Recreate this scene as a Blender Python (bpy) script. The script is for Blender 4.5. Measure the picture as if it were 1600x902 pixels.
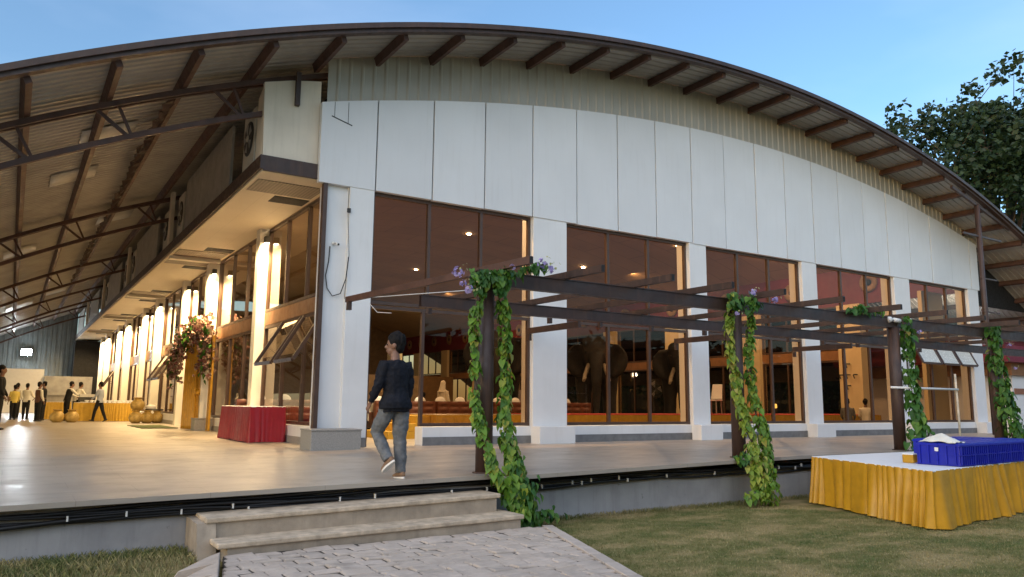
import bpy, bmesh, math, random
from mathutils import Vector, Matrix
random.seed(7)
R = math.radians
sc = bpy.context.scene
for o in list(bpy.data.objects): bpy.data.objects.remove(o, do_unlink=True)
COL = sc.collection

# ------------------------------------------------------------------ camera
cam_d = bpy.data.cameras.new('camera'); cam = bpy.data.objects.new('camera', cam_d); COL.objects.link(cam)
def cam_matrix(yaw, pit, rol):
    sy, cy, sp, cp, sr, cr = math.sin(yaw), math.cos(yaw), math.sin(pit), math.cos(pit), math.sin(rol), math.cos(rol)
    f = Vector((sy*cp, cy*cp, sp)); r0 = Vector((cy, -sy, 0)); u0 = r0.cross(f)
    r = r0*cr + u0*sr; u = u0*cr - r0*sr
    return Matrix(((r.x, u.x, -f.x), (r.y, u.y, -f.y), (r.z, u.z, -f.z))).to_4x4()
cam.matrix_world = Matrix.Translation((0, 0, 1.515)) @ cam_matrix(0.56985439, 0.14862709, 0.00902093)
cam_d.sensor_width = 36.0; cam_d.lens = 36.0*1208.395/1600
cam_d.clip_start = 0.05; cam_d.clip_end = 2000
sc.camera = cam

# ------------------------------------------------------------------ sky, sun, exposure
SUN_EL, SUN_AZ = 9.0, 258.0          # dusk: the sun has just about set behind the photographer
w = bpy.data.worlds.new('World'); sc.world = w; w.use_nodes = True
nt = w.node_tree; nt.nodes.clear()
wo = nt.nodes.new('ShaderNodeOutputWorld'); bg = nt.nodes.new('ShaderNodeBackground')
sky = nt.nodes.new('ShaderNodeTexSky'); sky.sky_type = 'NISHITA'; sky.sun_disc = False
sky.sun_elevation = R(SUN_EL); sky.sun_rotation = R(SUN_AZ); sky.air_density = 1.0; sky.dust_density = 0.6; sky.ozone_density = 2.5
tc = nt.nodes.new('ShaderNodeTexCoord'); mp = nt.nodes.new('ShaderNodeMapping'); mp.inputs['Scale'].default_value = (1.2, 1.2, 3.5)
no = nt.nodes.new('ShaderNodeTexNoise'); no.inputs['Scale'].default_value = 1.6; no.inputs['Detail'].default_value = 5; no.inputs['Roughness'].default_value = 0.5
cr = nt.nodes.new('ShaderNodeValToRGB'); cr.color_ramp.elements[0].position = 0.42; cr.color_ramp.elements[1].position = 0.8
cr.color_ramp.elements[0].color = (0.06, 0.06, 0.06, 1); cr.color_ramp.elements[1].color = (0.24, 0.24, 0.24, 1)
mx = nt.nodes.new('ShaderNodeMix'); mx.data_type = 'RGBA'; mx.inputs[7].default_value = (4.2, 4.6, 5.6, 1)
hs = nt.nodes.new('ShaderNodeHueSaturation'); hs.inputs['Saturation'].default_value = 1.12
nt.links.new(tc.outputs['Generated'], mp.inputs['Vector']); nt.links.new(mp.outputs[0], no.inputs['Vector'])
nt.links.new(no.outputs['Fac'], cr.inputs[0]); nt.links.new(cr.outputs[0], mx.inputs[0])
nt.links.new(sky.outputs[0], hs.inputs['Color']); nt.links.new(hs.outputs[0], mx.inputs[6]); nt.links.new(mx.outputs[2], bg.inputs[0])
bg.inputs[1].default_value = 0.135
nt.links.new(bg.outputs[0], wo.inputs[0])
sd = bpy.data.lights.new('sun', 'SUN'); sd.energy = 0.78; sd.angle = R(100); sd.color = (1.0, 0.89, 0.80)
so = bpy.data.objects.new('sun', sd); COL.objects.link(so)
SUN_LIGHT_EL = 50.0      # the whole western sky above the sunset is the soft key light
az = R(225); dvec = Vector((math.sin(az)*math.cos(R(SUN_LIGHT_EL)), math.cos(az)*math.cos(R(SUN_LIGHT_EL)), math.sin(R(SUN_LIGHT_EL))))
so.rotation_euler = dvec.to_track_quat('Z', 'Y').to_euler()
sc.view_settings.view_transform = 'Standard'; sc.view_settings.look = 'None'
sc.view_settings.exposure = 1.3; sc.view_settings.gamma = 1.0; sc.view_settings.use_curve_mapping = False

# ------------------------------------------------------------------ helpers
OFF = {}
class MB:
    def __init__(s): s.v = []; s.f = []; s.sm = []
    def add(s, vs, fs, smooth=False):
        b = len(s.v); s.v += [tuple(p) for p in vs]
        for f in fs: s.f.append([b+i for i in f]); s.sm.append(smooth)
        return s
    def box(s, x0, x1, y0, y1, z0, z1):
        return s.add([(x0,y0,z0),(x1,y0,z0),(x1,y1,z0),(x0,y1,z0),(x0,y0,z1),(x1,y0,z1),(x1,y1,z1),(x0,y1,z1)],
                     [(0,3,2,1),(4,5,6,7),(0,1,5,4),(1,2,6,5),(2,3,7,6),(3,0,4,7)])
    def hexa(s, p): return s.add(p, [(0,3,2,1),(4,5,6,7),(0,1,5,4),(1,2,6,5),(2,3,7,6),(3,0,4,7)])
    def bar(s, p, q, w, h, up=(0,0,1)):
        p, q = Vector(p), Vector(q); d = (q-p).normalized(); up = Vector(up)
        if abs(d.dot(up)) > .97: up = Vector((0,1,0))
        r = d.cross(up).normalized(); u = r.cross(d).normalized(); r *= w/2; u *= h/2
        return s.hexa([p-r-u, p+r-u, q+r-u, q-r-u, p-r+u, p+r+u, q+r+u, q-r+u])
    def tube(s, pts, r, n=8, cap=True, flat=None):
        pts = [Vector(p) for p in pts]; m = len(pts)
        rs = r if isinstance(r, (list, tuple)) else [r]*m
        vs = []; prev = None
        for i, p in enumerate(pts):
            d = (pts[min(i+1, m-1)]-pts[max(i-1, 0)])
            d = d.normalized() if d.length > 1e-9 else Vector((0,0,1))
            if prev is None:
                a = Vector((0,0,1)) if abs(d.z) < .9 else Vector((0,1,0))
                e1 = d.cross(a).normalized()
            else:
                e1 = (prev-d*prev.dot(d)); e1 = e1.normalized() if e1.length > 1e-6 else d.orthogonal().normalized()
            prev = e1; e2 = d.cross(e1)
            for k in range(n):
                t = 2*math.pi*k/n; vs.append(p+(e1*math.cos(t)+e2*math.sin(t))*rs[i])
        fs = []
        for i in range(m-1):
            for k in range(n):
                a, b = i*n+k, i*n+(k+1) % n; fs.append((a, b, b+n, a+n))
        if cap: fs.append(tuple(range(n))[::-1]); fs.append(tuple(range((m-1)*n, m*n)))
        return s.add(vs, fs, n > 5)
    def loft(s, rings, cap=True):
        """rings: list of (centre, ax, ay) with ax, ay vectors -> ellipse"""
        n = 14; vs = []
        for c, ax, ay in rings:
            c, ax, ay = Vector(c), Vector(ax), Vector(ay)
            for k in range(n):
                t = 2*math.pi*k/n; vs.append(c+ax*math.cos(t)+ay*math.sin(t))
        fs = []
        for i in range(len(rings)-1):
            for k in range(n):
                a, b = i*n+k, i*n+(k+1) % n; fs.append((a, b, b+n, a+n))
        if cap: fs.append(tuple(range(n))[::-1]); fs.append(tuple(range((len(rings)-1)*n, len(rings)*n)))
        return s.add(vs, fs, True)
    def lathe(s, prof, c=(0,0,0), n=20):
        vs = []; m = len(prof)
        for r, z in prof:
            for k in range(n):
                t = 2*math.pi*k/n; vs.append((c[0]+r*math.cos(t), c[1]+r*math.sin(t), c[2]+z))
        fs = [(i*n+k, i*n+(k+1) % n, (i+1)*n+(k+1) % n, (i+1)*n+k) for i in range(m-1) for k in range(n)]
        fs.append(tuple(range(n))[::-1]); fs.append(tuple(range((m-1)*n, m*n)))
        return s.add(vs, fs, True)
    def ell(s, c, rx, ry, rz, n=14, m=9, rot=None):
        vs = []; fs = []; c = Vector(c)
        for i in range(m+1):
            ph = math.pi*i/m
            for k in range(n):
                t = 2*math.pi*k/n; p = Vector((rx*math.sin(ph)*math.cos(t), ry*math.sin(ph)*math.sin(t), rz*math.cos(ph)))
                if rot is not None: p = rot @ p
                vs.append(c+p)
        for i in range(m):
            for k in range(n): fs.append((i*n+k, (i+1)*n+k, (i+1)*n+(k+1) % n, i*n+(k+1) % n))
        return s.add(vs, fs, True)
    def prism(s, poly, ax, d0, d1):
        """polygon in the plane across axis ax ('x','y','z'), extruded from d0 to d1"""
        n = len(poly)
        def P(a, b, d): return {'y': (a, d, b), 'x': (d, a, b), 'z': (a, b, d)}[ax]
        vs = [P(a, b, d0) for a, b in poly]+[P(a, b, d1) for a, b in poly]
        fs = [tuple(range(n)), tuple(range(2*n-1, n-1, -1))]+[(i, i+n, (i+1) % n+n, (i+1) % n) for i in range(n)]
        return s.add(vs, fs)
    def sheet(s, grid, smooth=True):
        r, c = len(grid), len(grid[0])
        return s.add([p for row in grid for p in row], [(i*c+j, i*c+j+1, (i+1)*c+j+1, (i+1)*c+j) for i in range(r-1) for j in range(c-1)], smooth)
    def mesh(s, name):
        me = bpy.data.meshes.new(name); me.from_pydata(s.v, [], s.f)
        me.polygons.foreach_set('use_smooth', s.sm)
        bm = bmesh.new(); bm.from_mesh(me); bmesh.ops.recalc_face_normals(bm, faces=bm.faces); bm.to_mesh(me); bm.free()
        me.update(); return me
    def build(s, name, mat, parent=None, bevel=0, solid=0, recalc=True):
        if recalc: me = s.mesh(name)
        else:
            me = bpy.data.meshes.new(name); me.from_pydata(s.v, [], s.f); me.polygons.foreach_set('use_smooth', s.sm); me.update()
        o = bpy.data.objects.new(name, me); COL.objects.link(o)
        for mm in (mat if isinstance(mat, (list, tuple)) else [mat]): me.materials.append(mm)
        if parent is not None:
            o.parent = parent
            if parent in OFF: o.location = -OFF[parent]
        if solid:
            md = o.modifiers.new('solid', 'SOLIDIFY'); md.thickness = solid; md.offset = 0
        if bevel:
            md = o.modifiers.new('bevel', 'BEVEL'); md.width = bevel; md.segments = 2; md.limit_method = 'ANGLE'; md.harden_normals = False
        return o
def tag(o, label=None, cat=None, group=None, kind=None):
    if label: o['label'] = label
    if cat: o['category'] = cat
    if group: o['group'] = group
    if kind: o['kind'] = kind
    return o
def thing(name, label, cat, loc=(0,0,0), group=None, local=False):
    o = bpy.data.objects.new(name, None); COL.objects.link(o); o.location = loc; o.empty_display_size = .2
    if not local: OFF[o] = Vector(loc)
    return tag(o, label, cat, group)
def dup(root, loc, rz=0, label=None, group=None, scale=None):
    r = root.copy(); COL.objects.link(r); r.location = loc; r.rotation_euler = (0, 0, rz)
    if scale: r.scale = scale if isinstance(scale, (tuple, list)) else (scale,)*3
    if label: r['label'] = label
    if group: r['group'] = group
    for ch in list(root.children):
        c = ch.copy(); COL.objects.link(c); c.parent = r
        for g in list(ch.children):
            d = g.copy(); COL.objects.link(d); d.parent = c
    return r
def lerp(a, b, t): return a+(b-a)*t

# ------------------------------------------------------------------ materials
def new_mat(name):
    m = bpy.data.materials.new(name); m.use_nodes = True; t = m.node_tree
    return m, t, t.nodes['Principled BSDF']
def nd(t, typ, **k):
    n = t.nodes.new(typ)
    for a, b in k.items(): setattr(n, a, b)
    return n
def coords(t, scale=(1,1,1), world=False):
    c = nd(t, 'ShaderNodeTexCoord'); mpn = nd(t, 'ShaderNodeMapping'); mpn.inputs['Scale'].default_value = scale
    if world:
        g = nd(t, 'ShaderNodeNewGeometry'); t.links.new(g.outputs['Position'], mpn.inputs['Vector'])
    else: t.links.new(c.outputs['Object'], mpn.inputs['Vector'])
    return mpn.outputs[0]
def noise(t, vec, scale, detail=4, rough=.55):
    n = nd(t, 'ShaderNodeTexNoise'); n.inputs['Scale'].default_value = scale; n.inputs['Detail'].default_value = detail; n.inputs['Roughness'].default_value = rough
    t.links.new(vec, n.inputs['Vector']); return n.outputs['Fac']
def ramp(t, fac, stops):
    n = nd(t, 'ShaderNodeValToRGB'); e = n.color_ramp.elements
    e[0].position, e[0].color = stops[0][0], (*stops[0][1], 1)
    e[1].position, e[1].color = stops[-1][0], (*stops[-1][1], 1)
    for p, c in stops[1:-1]:
        x = e.new(p); x.color = (*c, 1)
    t.links.new(fac, n.inputs[0]); return n.outputs[0]
def mixc(t, fac, a, b, mode='MIX'):
    n = nd(t, 'ShaderNodeMix', data_type='RGBA', blend_type=mode)
    for s, v in ((0, fac), (6, a), (7, b)):
        if hasattr(v, 'is_linked'): t.links.new(v, n.inputs[s])
        else: n.inputs[s].default_value = v if s == 0 else (*v, 1)
    return n.outputs[2]
def bump(t, b, h, strength, dist=.01):
    n = nd(t, 'ShaderNodeBump'); n.inputs['Strength'].default_value = strength; n.inputs['Distance'].default_value = dist
    t.links.new(h, n.inputs['Height']); t.links.new(n.outputs[0], b.inputs['Normal'])
def sc3(c, k): return tuple(min(1, x*k) for x in c)
def pm(name, col, rough=.6, var=.15, scale=6, bmp=.15, metal=0, spec=.5, streak=0, streak_col=None, fine=60, obj_var=0):
    m, t, b = new_mat(name); v = coords(t)
    n1 = noise(t, v, scale, 5)
    c = ramp(t, n1, [(.3, sc3(col, 1-var)), (.7, sc3(col, 1+var))])
    if streak:
        v2 = coords(t, (7, 7, .55)); n2 = noise(t, v2, 1.3, 6, .65)
        f = ramp(t, n2, [(.52, (0,0,0)), (.78, (streak,)*3)])
        c = mixc(t, f, c, streak_col or sc3(col, .45))
    if obj_var:
        oi = nd(t, 'ShaderNodeObjectInfo'); mr = nd(t, 'ShaderNodeMapRange'); mr.inputs[3].default_value = 1-obj_var; mr.inputs[4].default_value = 1+obj_var
        t.links.new(oi.outputs['Random'], mr.inputs[0]); cm = nd(t, 'ShaderNodeCombineColor')
        for i in range(3): t.links.new(mr.outputs[0], cm.inputs[i])
        c = mixc(t, 1.0, c, cm.outputs[0], 'MULTIPLY')
    t.links.new(c, b.inputs['Base Color'])
    r = ramp(t, noise(t, v, scale*3, 3), [(.3, (max(0, rough-.1),)*3), (.7, (min(1, rough+.1),)*3)]); t.links.new(r, b.inputs['Roughness'])
    b.inputs['Metallic'].default_value = metal; b.inputs['Specular IOR Level'].default_value = spec
    if bmp: bump(t, b, noise(t, v, fine, 4), bmp, .006)
    return m
def emit(name, col, st):
    m, t, b = new_mat(name); b.inputs['Base Color'].default_value = (*sc3(col, .5), 1)
    b.inputs['Emission Color'].default_value = (*col, 1); b.inputs['Emission Strength'].default_value = st; return m
M = {}
M['white'] = pm('white_wall_paint', (.74,.74,.735), .62, .05, 1.2, .12, streak=.16, streak_col=(.5,.47,.42))
M['cream'] = pm('cream_wall_paint', (.70,.62,.50), .6, .08, 1.5, .12, streak=.25, streak_col=(.35,.3,.22))
M['colw'] = pm('column_paint', (.76,.72,.62), .55, .04, 1.5, .08)
M['panel'] = pm('composite_panel', (.70,.705,.71), .42, .035, .8, .03, streak=.17, streak_col=(.47,.45,.42), obj_var=.04)
M['gap'] = pm('panel_joint_black', (.015,.015,.015), .8, .1)
M['brown'] = pm('brown_steel_paint', (.050,.028,.021), .5, .25, 3, .15, streak=.35, streak_col=(.16,.075,.04))
M['rafter'] = pm('weathered_brown_steel', (.052,.028,.020), .5, .35, 2.2, .2, streak=.5, streak_col=(.19,.095,.055))
M['rust'] = pm('rusty_purlin_paint', (.078,.037,.026), .6, .35, 2.5, .2, streak=.5, streak_col=(.07,.04,.03))
M['frame'] = pm('window_frame_brown', (.075,.042,.028), .42, .15, 5, .08)
M['galv'] = pm('galvanised_sheet', (.36,.35,.33), .45, .18, 2.2, .1, metal=.35, streak=.3, streak_col=(.2,.17,.13))
M['roofsheet'] = pm('roof_sheet_underside', (.34,.325,.30), .5, .16, 1.2, .05, metal=.15, streak=0)
M['skyl'] = pm('pale_roof_sheet', (.37,.375,.38), .5, .15, 5, .05)
M['clad'] = pm('beige_cladding', (.41,.38,.325), .5, .10, 1.0, .06, metal=.1, streak=.2, streak_col=(.25,.23,.18))
M['granite'] = pm('granite_block', (.30,.285,.26), .5, .25, 55, .1, fine=120, streak=.1)
M['step'] = pm('step_sandstone', (.48,.385,.275), .78, .32, 7, .8, fine=70, streak=.4, streak_col=(.2,.17,.13))
M['riser'] = pm('step_render', (.36,.295,.22), .8, .22, 5, .4, fine=70, streak=.4, streak_col=(.13,.115,.095))
M['skirting'] = pm('grey_skirting_tile', (.17,.17,.17), .5, .2, 6)
M['blackc'] = pm('black_cable', (.012,.012,.013), .45, .2, 10)
M['clip'] = pm('white_plastic', (.75,.74,.70), .5, .05)
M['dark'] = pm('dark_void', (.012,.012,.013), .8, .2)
M['ceil'] = None
M['maroon'] = pm('maroon_wall', (.135,.016,.024), .6, .12, 2, .05)
M['wood'] = pm('warm_wood_panel', (.20,.12,.055), .5, .2, 3, .1)
M['beamw'] = pm('interior_timber_beam', (.26,.13,.06), .5, .2, 3, .1)
M['cwall'] = pm('interior_cream_wall', (.62,.50,.30), .6, .06, 2, .05)
M['floorin'] = pm('interior_tile', (.32,.24,.15), .3, .12, 2, .02)
M['leather'] = pm('brown_leather', (.14,.048,.026), .42, .2, 12, .1)
M['redcloth'] = pm('maroon_satin', (.30,.007,.020), .42, .12, 8, .08)
M['red'] = pm('red_carpet', (.42,.045,.035), .9, .15, 20, .3)
M['gold'] = pm('gold_satin', (.52,.265,.014), .40, .12, 7, .06)
M['golddark'] = pm('gold_cloth', (.50,.30,.03), .6, .12, 7, .1)
M['tablewhite'] = pm('white_table_top', (.80,.80,.79), .5, .04, 5, .08)
M['blue'] = pm('blue_crate_plastic', (.007,.014,.33), .35, .15, 3, .03)
M['brass'] = pm('brass_pot', (.44,.30,.09), .5, .25, 8, .25, metal=.15)
M['eleph'] = pm('elephant_skin', (.014,.012,.0115), .75, .25, 6, .4)
M['ivory'] = pm('ivory', (.38,.33,.26), .4, .1)
M['acbody'] = pm('ac_casing', (.52,.49,.42), .5, .1, 4, .05, streak=.3)
M['acdark'] = pm('ac_grille', (.035,.033,.03), .6, .2)
M['mesh'] = None
M['pole'] = pm('rusty_white_pole', (.58,.50,.38), .6, .3, 9, .2, streak=.5, streak_col=(.25,.1,.05))
M['annexroof'] = pm('maroon_roof', (.19,.03,.05), .5, .15, 2)
M['sign'] = pm('brown_sign', (.28,.13,.08), .6, .1)
M['concrete'] = None
M['skin'] = pm('skin', (.20,.10,.062), .5, .08, 10, .05)
M['hair'] = pm('hair', (.006,.005,.005), .7, .2, 40, .5, fine=200, spec=.2)
M['navy'] = pm('navy_black_shirt', (.007,.008,.013), .8, .25, 10, .2, spec=.25)
M['black'] = pm('black_cloth', (.012,.012,.013), .85, .2, 10, .2, spec=.25)
M['greytr'] = pm('grey_jeans', (.125,.13,.135), .8, .28, 14, .35, fine=150)
M['pinkshirt'] = pm('pale_shirt', (.60,.50,.50), .8, .06, 8, .1)
M['robe'] = pm('white_robe', (.66,.61,.50), .8, .06, 8, .1)
M['blueshirt'] = pm('light_blue_shirt', (.30,.34,.42), .8, .06, 8, .1)
M['whshirt'] = pm('white_shirt', (.70,.68,.60), .8, .06, 8, .1)
M['yelvest'] = pm('yellow_jacket', (.58,.45,.10), .8, .08, 8, .1)
M['vest'] = pm('brown_vest', (.10,.042,.025), .8, .1, 8, .1)
M['teal'] = pm('teal_sari', (.07,.25,.24), .7, .15, 8, .1)
M['orange'] = pm('orange_sari', (.50,.14,.04), .7, .15, 8, .1)
M['shoe'] = pm('tan_trainer', (.20,.115,.065), .7, .2, 12, .2)
M['sole'] = pm('white_sole', (.72,.68,.62), .6, .08)
M['shoedk'] = pm('black_shoe', (.015,.013,.012), .4, .1)
M['warm'] = emit('lamp_lens_warm', (1,.80,.50), 30)
M['down'] = emit('downlight_lens', (1,.86,.62), 40)
M['cool'] = emit('flood_lens_cool', (.85,.95,1), 90)
M['bark'] = pm('bark', (.09,.065,.045), .85, .3, 12, .5)

def glass(name, tint, refl, bump_s=.0):
    m = bpy.data.materials.new(name); m.use_nodes = True; t = m.node_tree; t.nodes.clear()
    out = nd(t, 'ShaderNodeOutputMaterial'); tr = nd(t, 'ShaderNodeBsdfTransparent'); gl = nd(t, 'ShaderNodeBsdfGlossy'); mxs = nd(t, 'ShaderNodeMixShader')
    lw = nd(t, 'ShaderNodeLayerWeight'); lw.inputs[0].default_value = .5; pw = nd(t, 'ShaderNodeMath', operation='POWER'); pw.inputs[1].default_value = 5
    t.links.new(lw.outputs['Facing'], pw.inputs[0]); fr = nd(t, 'ShaderNodeMapRange'); fr.inputs[3].default_value = .045; fr.inputs[4].default_value = 1.0; t.links.new(pw.outputs[0], fr.inputs[0])
    mu = nd(t, 'ShaderNodeMath', operation='MULTIPLY'); mu.inputs[1].default_value = refl; mu.use_clamp = True
    g = nd(t, 'ShaderNodeNewGeometry'); mpn = nd(t, 'ShaderNodeMapping'); mpn.inputs['Scale'].default_value = (.5,.5,.5)
    t.links.new(g.outputs['Position'], mpn.inputs['Vector'])
    n = noise(t, mpn.outputs[0], 1.2, 1); bp = nd(t, 'ShaderNodeBump'); bp.inputs['Strength'].default_value = .12; bp.inputs['Distance'].default_value = .02
    t.links.new(n, bp.inputs['Height']); t.links.new(bp.outputs[0], gl.inputs['Normal'])
    gl.inputs['Roughness'].default_value = .012; gl.inputs['Color'].default_value = (.95,.88,.82,1); tr.inputs['Color'].default_value = (*tint, 1)
    t.links.new(fr.outputs[0], mu.inputs[0]); t.links.new(mu.outputs[0], mxs.inputs[0]); t.links.new(tr.outputs[0], mxs.inputs[1]); t.links.new(gl.outputs[0], mxs.inputs[2]); t.links.new(mxs.outputs[0], out.inputs[0])
    return m
M['glass'] = glass('bronze_glass', (.54,.42,.31), .62)
M['skypane'] = pm('sky_pale_pane', (.66,.64,.56), .25, .05)  # pale colour stands in for the sky mirrored in the open panes
M['glassclear'] = glass('clear_glass', (.74,.70,.62), 1.3)

def make_ceiling():
    m, t, b = new_mat('ceiling_board'); v = coords(t, (1,1,1))
    br = nd(t, 'ShaderNodeTexBrick'); br.offset = .5; br.inputs['Scale'].default_value = 1; br.inputs['Brick Width'].default_value = 3.6; br.inputs['Row Height'].default_value = 1.3; br.inputs['Mortar Size'].default_value = .012
    br.inputs['Color1'].default_value = (.40,.27,.15,1); br.inputs['Color2'].default_value = (.43,.29,.16,1); br.inputs['Mortar'].default_value = (.06,.035,.02,1)
    t.links.new(v, br.inputs['Vector']); c = mixc(t, .35, br.outputs[0], ramp(t, noise(t, v, .5, 3), [(.3, (.3,.2,.11)), (.7, (.5,.34,.19))]))
    t.links.new(c, b.inputs['Base Color']); b.inputs['Roughness'].default_value = .7; return m
M['ceil'] = make_ceiling()
def make_soffit():
    m, t, b = new_mat('soffit_board'); v = coords(t, (1,1,1))
    br = nd(t, 'ShaderNodeTexBrick'); br.offset = 0; br.inputs['Scale'].default_value = 1; br.inputs['Brick Width'].default_value = .6; br.inputs['Row Height'].default_value = 1.2; br.inputs['Mortar Size'].default_value = .006
    br.inputs['Color1'].default_value = (.66,.58,.44,1); br.inputs['Color2'].default_value = (.63,.555,.42,1); br.inputs['Mortar'].default_value = (.5,.43,.32,1)
    t.links.new(v, br.inputs['Vector']); c = mixc(t, .3, br.outputs[0], ramp(t, noise(t, v, .9, 4), [(.3, (.5,.43,.32)), (.7, (.7,.62,.48))]))
    t.links.new(c, b.inputs['Base Color']); b.inputs['Roughness'].default_value = .6; return m
M['soffit'] = make_soffit()
def make_mesh():
    m, t, b = new_mat('expanded_metal'); v = coords(t, (14,14,14))
    ck = nd(t, 'ShaderNodeTexVoronoi'); ck.inputs['Scale'].default_value = 1.0; ck.inputs['Randomness'].default_value = 0
    t.links.new(v, ck.inputs['Vector']); c = ramp(t, ck.outputs['Distance'], [(.25, (.02,.017,.015)), (.5, (.24,.20,.16))])
    t.links.new(c, b.inputs['Base Color']); b.inputs['Roughness'].default_value = .6; bump(t, b, ck.outputs['Distance'], .8, .02); return m
M['mesh'] = make_mesh()
def make_floor():
    m, t, b = new_mat('terrace_stone'); v = coords(t)
    br = nd(t, 'ShaderNodeTexBrick'); br.offset = .5; br.inputs['Scale'].default_value = 1; br.inputs['Brick Width'].default_value = 1.2; br.inputs['Row Height'].default_value = .6; br.inputs['Mortar Size'].default_value = .005; br.inputs['Mortar Smooth'].default_value = .3
    br.inputs['Color1'].default_value = (.37,.325,.265,1); br.inputs['Color2'].default_value = (.345,.305,.25,1); br.inputs['Mortar'].default_value = (.17,.14,.11,1)
    t.links.new(v, br.inputs['Vector'])
    big = noise(t, v, .45, 5, .6); med = noise(t, coords(t, (1,1.5,1)), 1.5, 5, .65)
    c = mixc(t, .55, br.outputs[0], ramp(t, big, [(.3, (.25,.22,.185)), (.5, (.36,.315,.26)), (.72, (.45,.40,.33))]))
    c = mixc(t, ramp(t, med, [(.52, (0,0,0)), (.74, (.5,)*3)]), c, (.19,.165,.135))
    t.links.new(c, b.inputs['Base Color'])
    r = ramp(t, med, [(.3, (.30,)*3), (.7, (.48,)*3)]); t.links.new(r, b.inputs['Roughness'])
    b.inputs['Specular IOR Level'].default_value = .38
    bump(t, b, noise(t, v, 5, 4), .05, .01); return m
M['floor'] = make_floor()
def make_concrete():
    m, t, b = new_mat('grey_rendered_wall'); v = coords(t)
    n1 = noise(t, v, 1.1, 6, .6); c = ramp(t, n1, [(.3, (.26,.255,.255)), (.5, (.34,.335,.33)), (.72, (.42,.41,.40))])
    st = noise(t, coords(t, (5,5,.35)), 1.3, 6, .7); c = mixc(t, ramp(t, st, [(.5, (0,0,0)), (.75, (.45,)*3)]), c, (.17,.165,.16))
    sp = noise(t, v, 14, 3, .5); c = mixc(t, ramp(t, sp, [(.70, (0,0,0)), (.76, (.6,)*3)]), c, (.09,.085,.08))
    t.links.new(c, b.inputs['Base Color']); b.inputs['Roughness'].default_value = .85
    bump(t, b, noise(t, v, 30, 5), .35, .006); return m
M['concrete'] = make_concrete()
def make_lawn():
    m, t, b = new_mat('lawn_turf'); v = coords(t, (1,1.6,1))
    n1 = noise(t, v, .9, 6, .62); n2 = noise(t, v, 3.2, 5, .6); n3 = noise(t, v, 55, 3, .6)
    c = ramp(t, n1, [(.38, (.075,.108,.022)), (.50, (.165,.16,.048)), (.60, (.41,.31,.15))])
    c = mixc(t, ramp(t, n2, [(.46, (0,0,0)), (.66, (.6,)*3)]), c, (.37,.28,.13))
    c = mixc(t, .35, c, ramp(t, n3, [(.3, (.05,.06,.016)), (.7, (.36,.29,.14))]))
    t.links.new(c, b.inputs['Base Color']); b.inputs['Roughness'].default_value = .95; b.inputs['Specular IOR Level'].default_value = .1
    bump(t, b, n3, .8, .03); return m
M['lawn'] = make_lawn()
def make_blade():
    m, t, b = new_mat('grass_blades'); v = coords(t, (1,1.6,1)); n1 = noise(t, v, .9, 6, .62); n2 = noise(t, v, 3.2, 5, .6)
    g = nd(t, 'ShaderNodeNewGeometry')
    c = ramp(t, n1, [(.38, (.07,.118,.02)), (.50, (.16,.16,.044)), (.60, (.44,.335,.16))])
    c = mixc(t, ramp(t, n2, [(.46, (0,0,0)), (.66, (.6,)*3)]), c, (.40,.30,.14))
    c = mixc(t, .5, c, ramp(t, g.outputs['Random Per Island'], [(.0, (.05,.09,.016)), (.6, (.155,.16,.044)), (1, (.45,.35,.18))]))
    t.links.new(c, b.inputs['Base Color']); b.inputs['Roughness'].default_value = .7; return m
M['blade'] = make_blade()
def make_leaf(name, stops, rough=.45, trans=.25):
    m, t, b = new_mat(name); g = nd(t, 'ShaderNodeNewGeometry')
    c = ramp(t, g.outputs['Random Per Island'], stops)
    n = noise(t, coords(t), 30, 3); c = mixc(t, .25, c, ramp(t, n, [(.3, stops[0][1]), (.7, stops[-1][1])]))
    t.links.new(c, b.inputs['Base Color']); b.inputs['Roughness'].default_value = rough; b.inputs['Specular IOR Level'].default_value = .35
    tl = nd(t, 'ShaderNodeBsdfTranslucent'); mxs = nd(t, 'ShaderNodeMixShader'); mxs.inputs[0].default_value = trans
    t.links.new(c, tl.inputs[0]); out = [x for x in t.nodes if x.type == 'OUTPUT_MATERIAL'][0]
    t.links.new(b.outputs[0], mxs.inputs[1]); t.links.new(tl.outputs[0], mxs.inputs[2]); t.links.new(mxs.outputs[0], out.inputs[0]); return m
M['vine'] = make_leaf('vine_leaf', [(0, (.06,.17,.018)), (.55, (.125,.30,.024)), (.88, (.16,.31,.03)), (.97, (.36,.38,.04)), (1, (.20,.11,.04))])
M['vinepale'] = make_leaf('pale_vine_leaf', [(0, (.10,.21,.02)), (.5, (.22,.34,.028)), (.86, (.38,.42,.04)), (.96, (.5,.42,.14)), (1, (.22,.12,.05))])
M['vinedk'] = make_leaf('dark_vine_leaf', [(0, (.022,.085,.014)), (.6, (.045,.14,.018)), (1, (.10,.21,.025))])
M['tree'] = make_leaf('tree_leaf', [(0, (.012,.028,.014)), (.6, (.022,.048,.020)), (1, (.045,.08,.028))], .5, .15)
M['petal'] = make_leaf('purple_petal', [(0, (.32,.25,.55)), (1, (.55,.48,.75))], .6, .3)
M['bud'] = make_leaf('pale_bud', [(0, (.35,.38,.12)), (1, (.55,.55,.3))], .6, .3)
M['flw'] = make_leaf('garland_flower', [(0, (.40,.27,.20)), (.35, (.48,.36,.27)), (.6, (.28,.055,.08)), (.8, (.20,.04,.06)), (1, (.07,.08,.02))], .7, .15)
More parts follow.
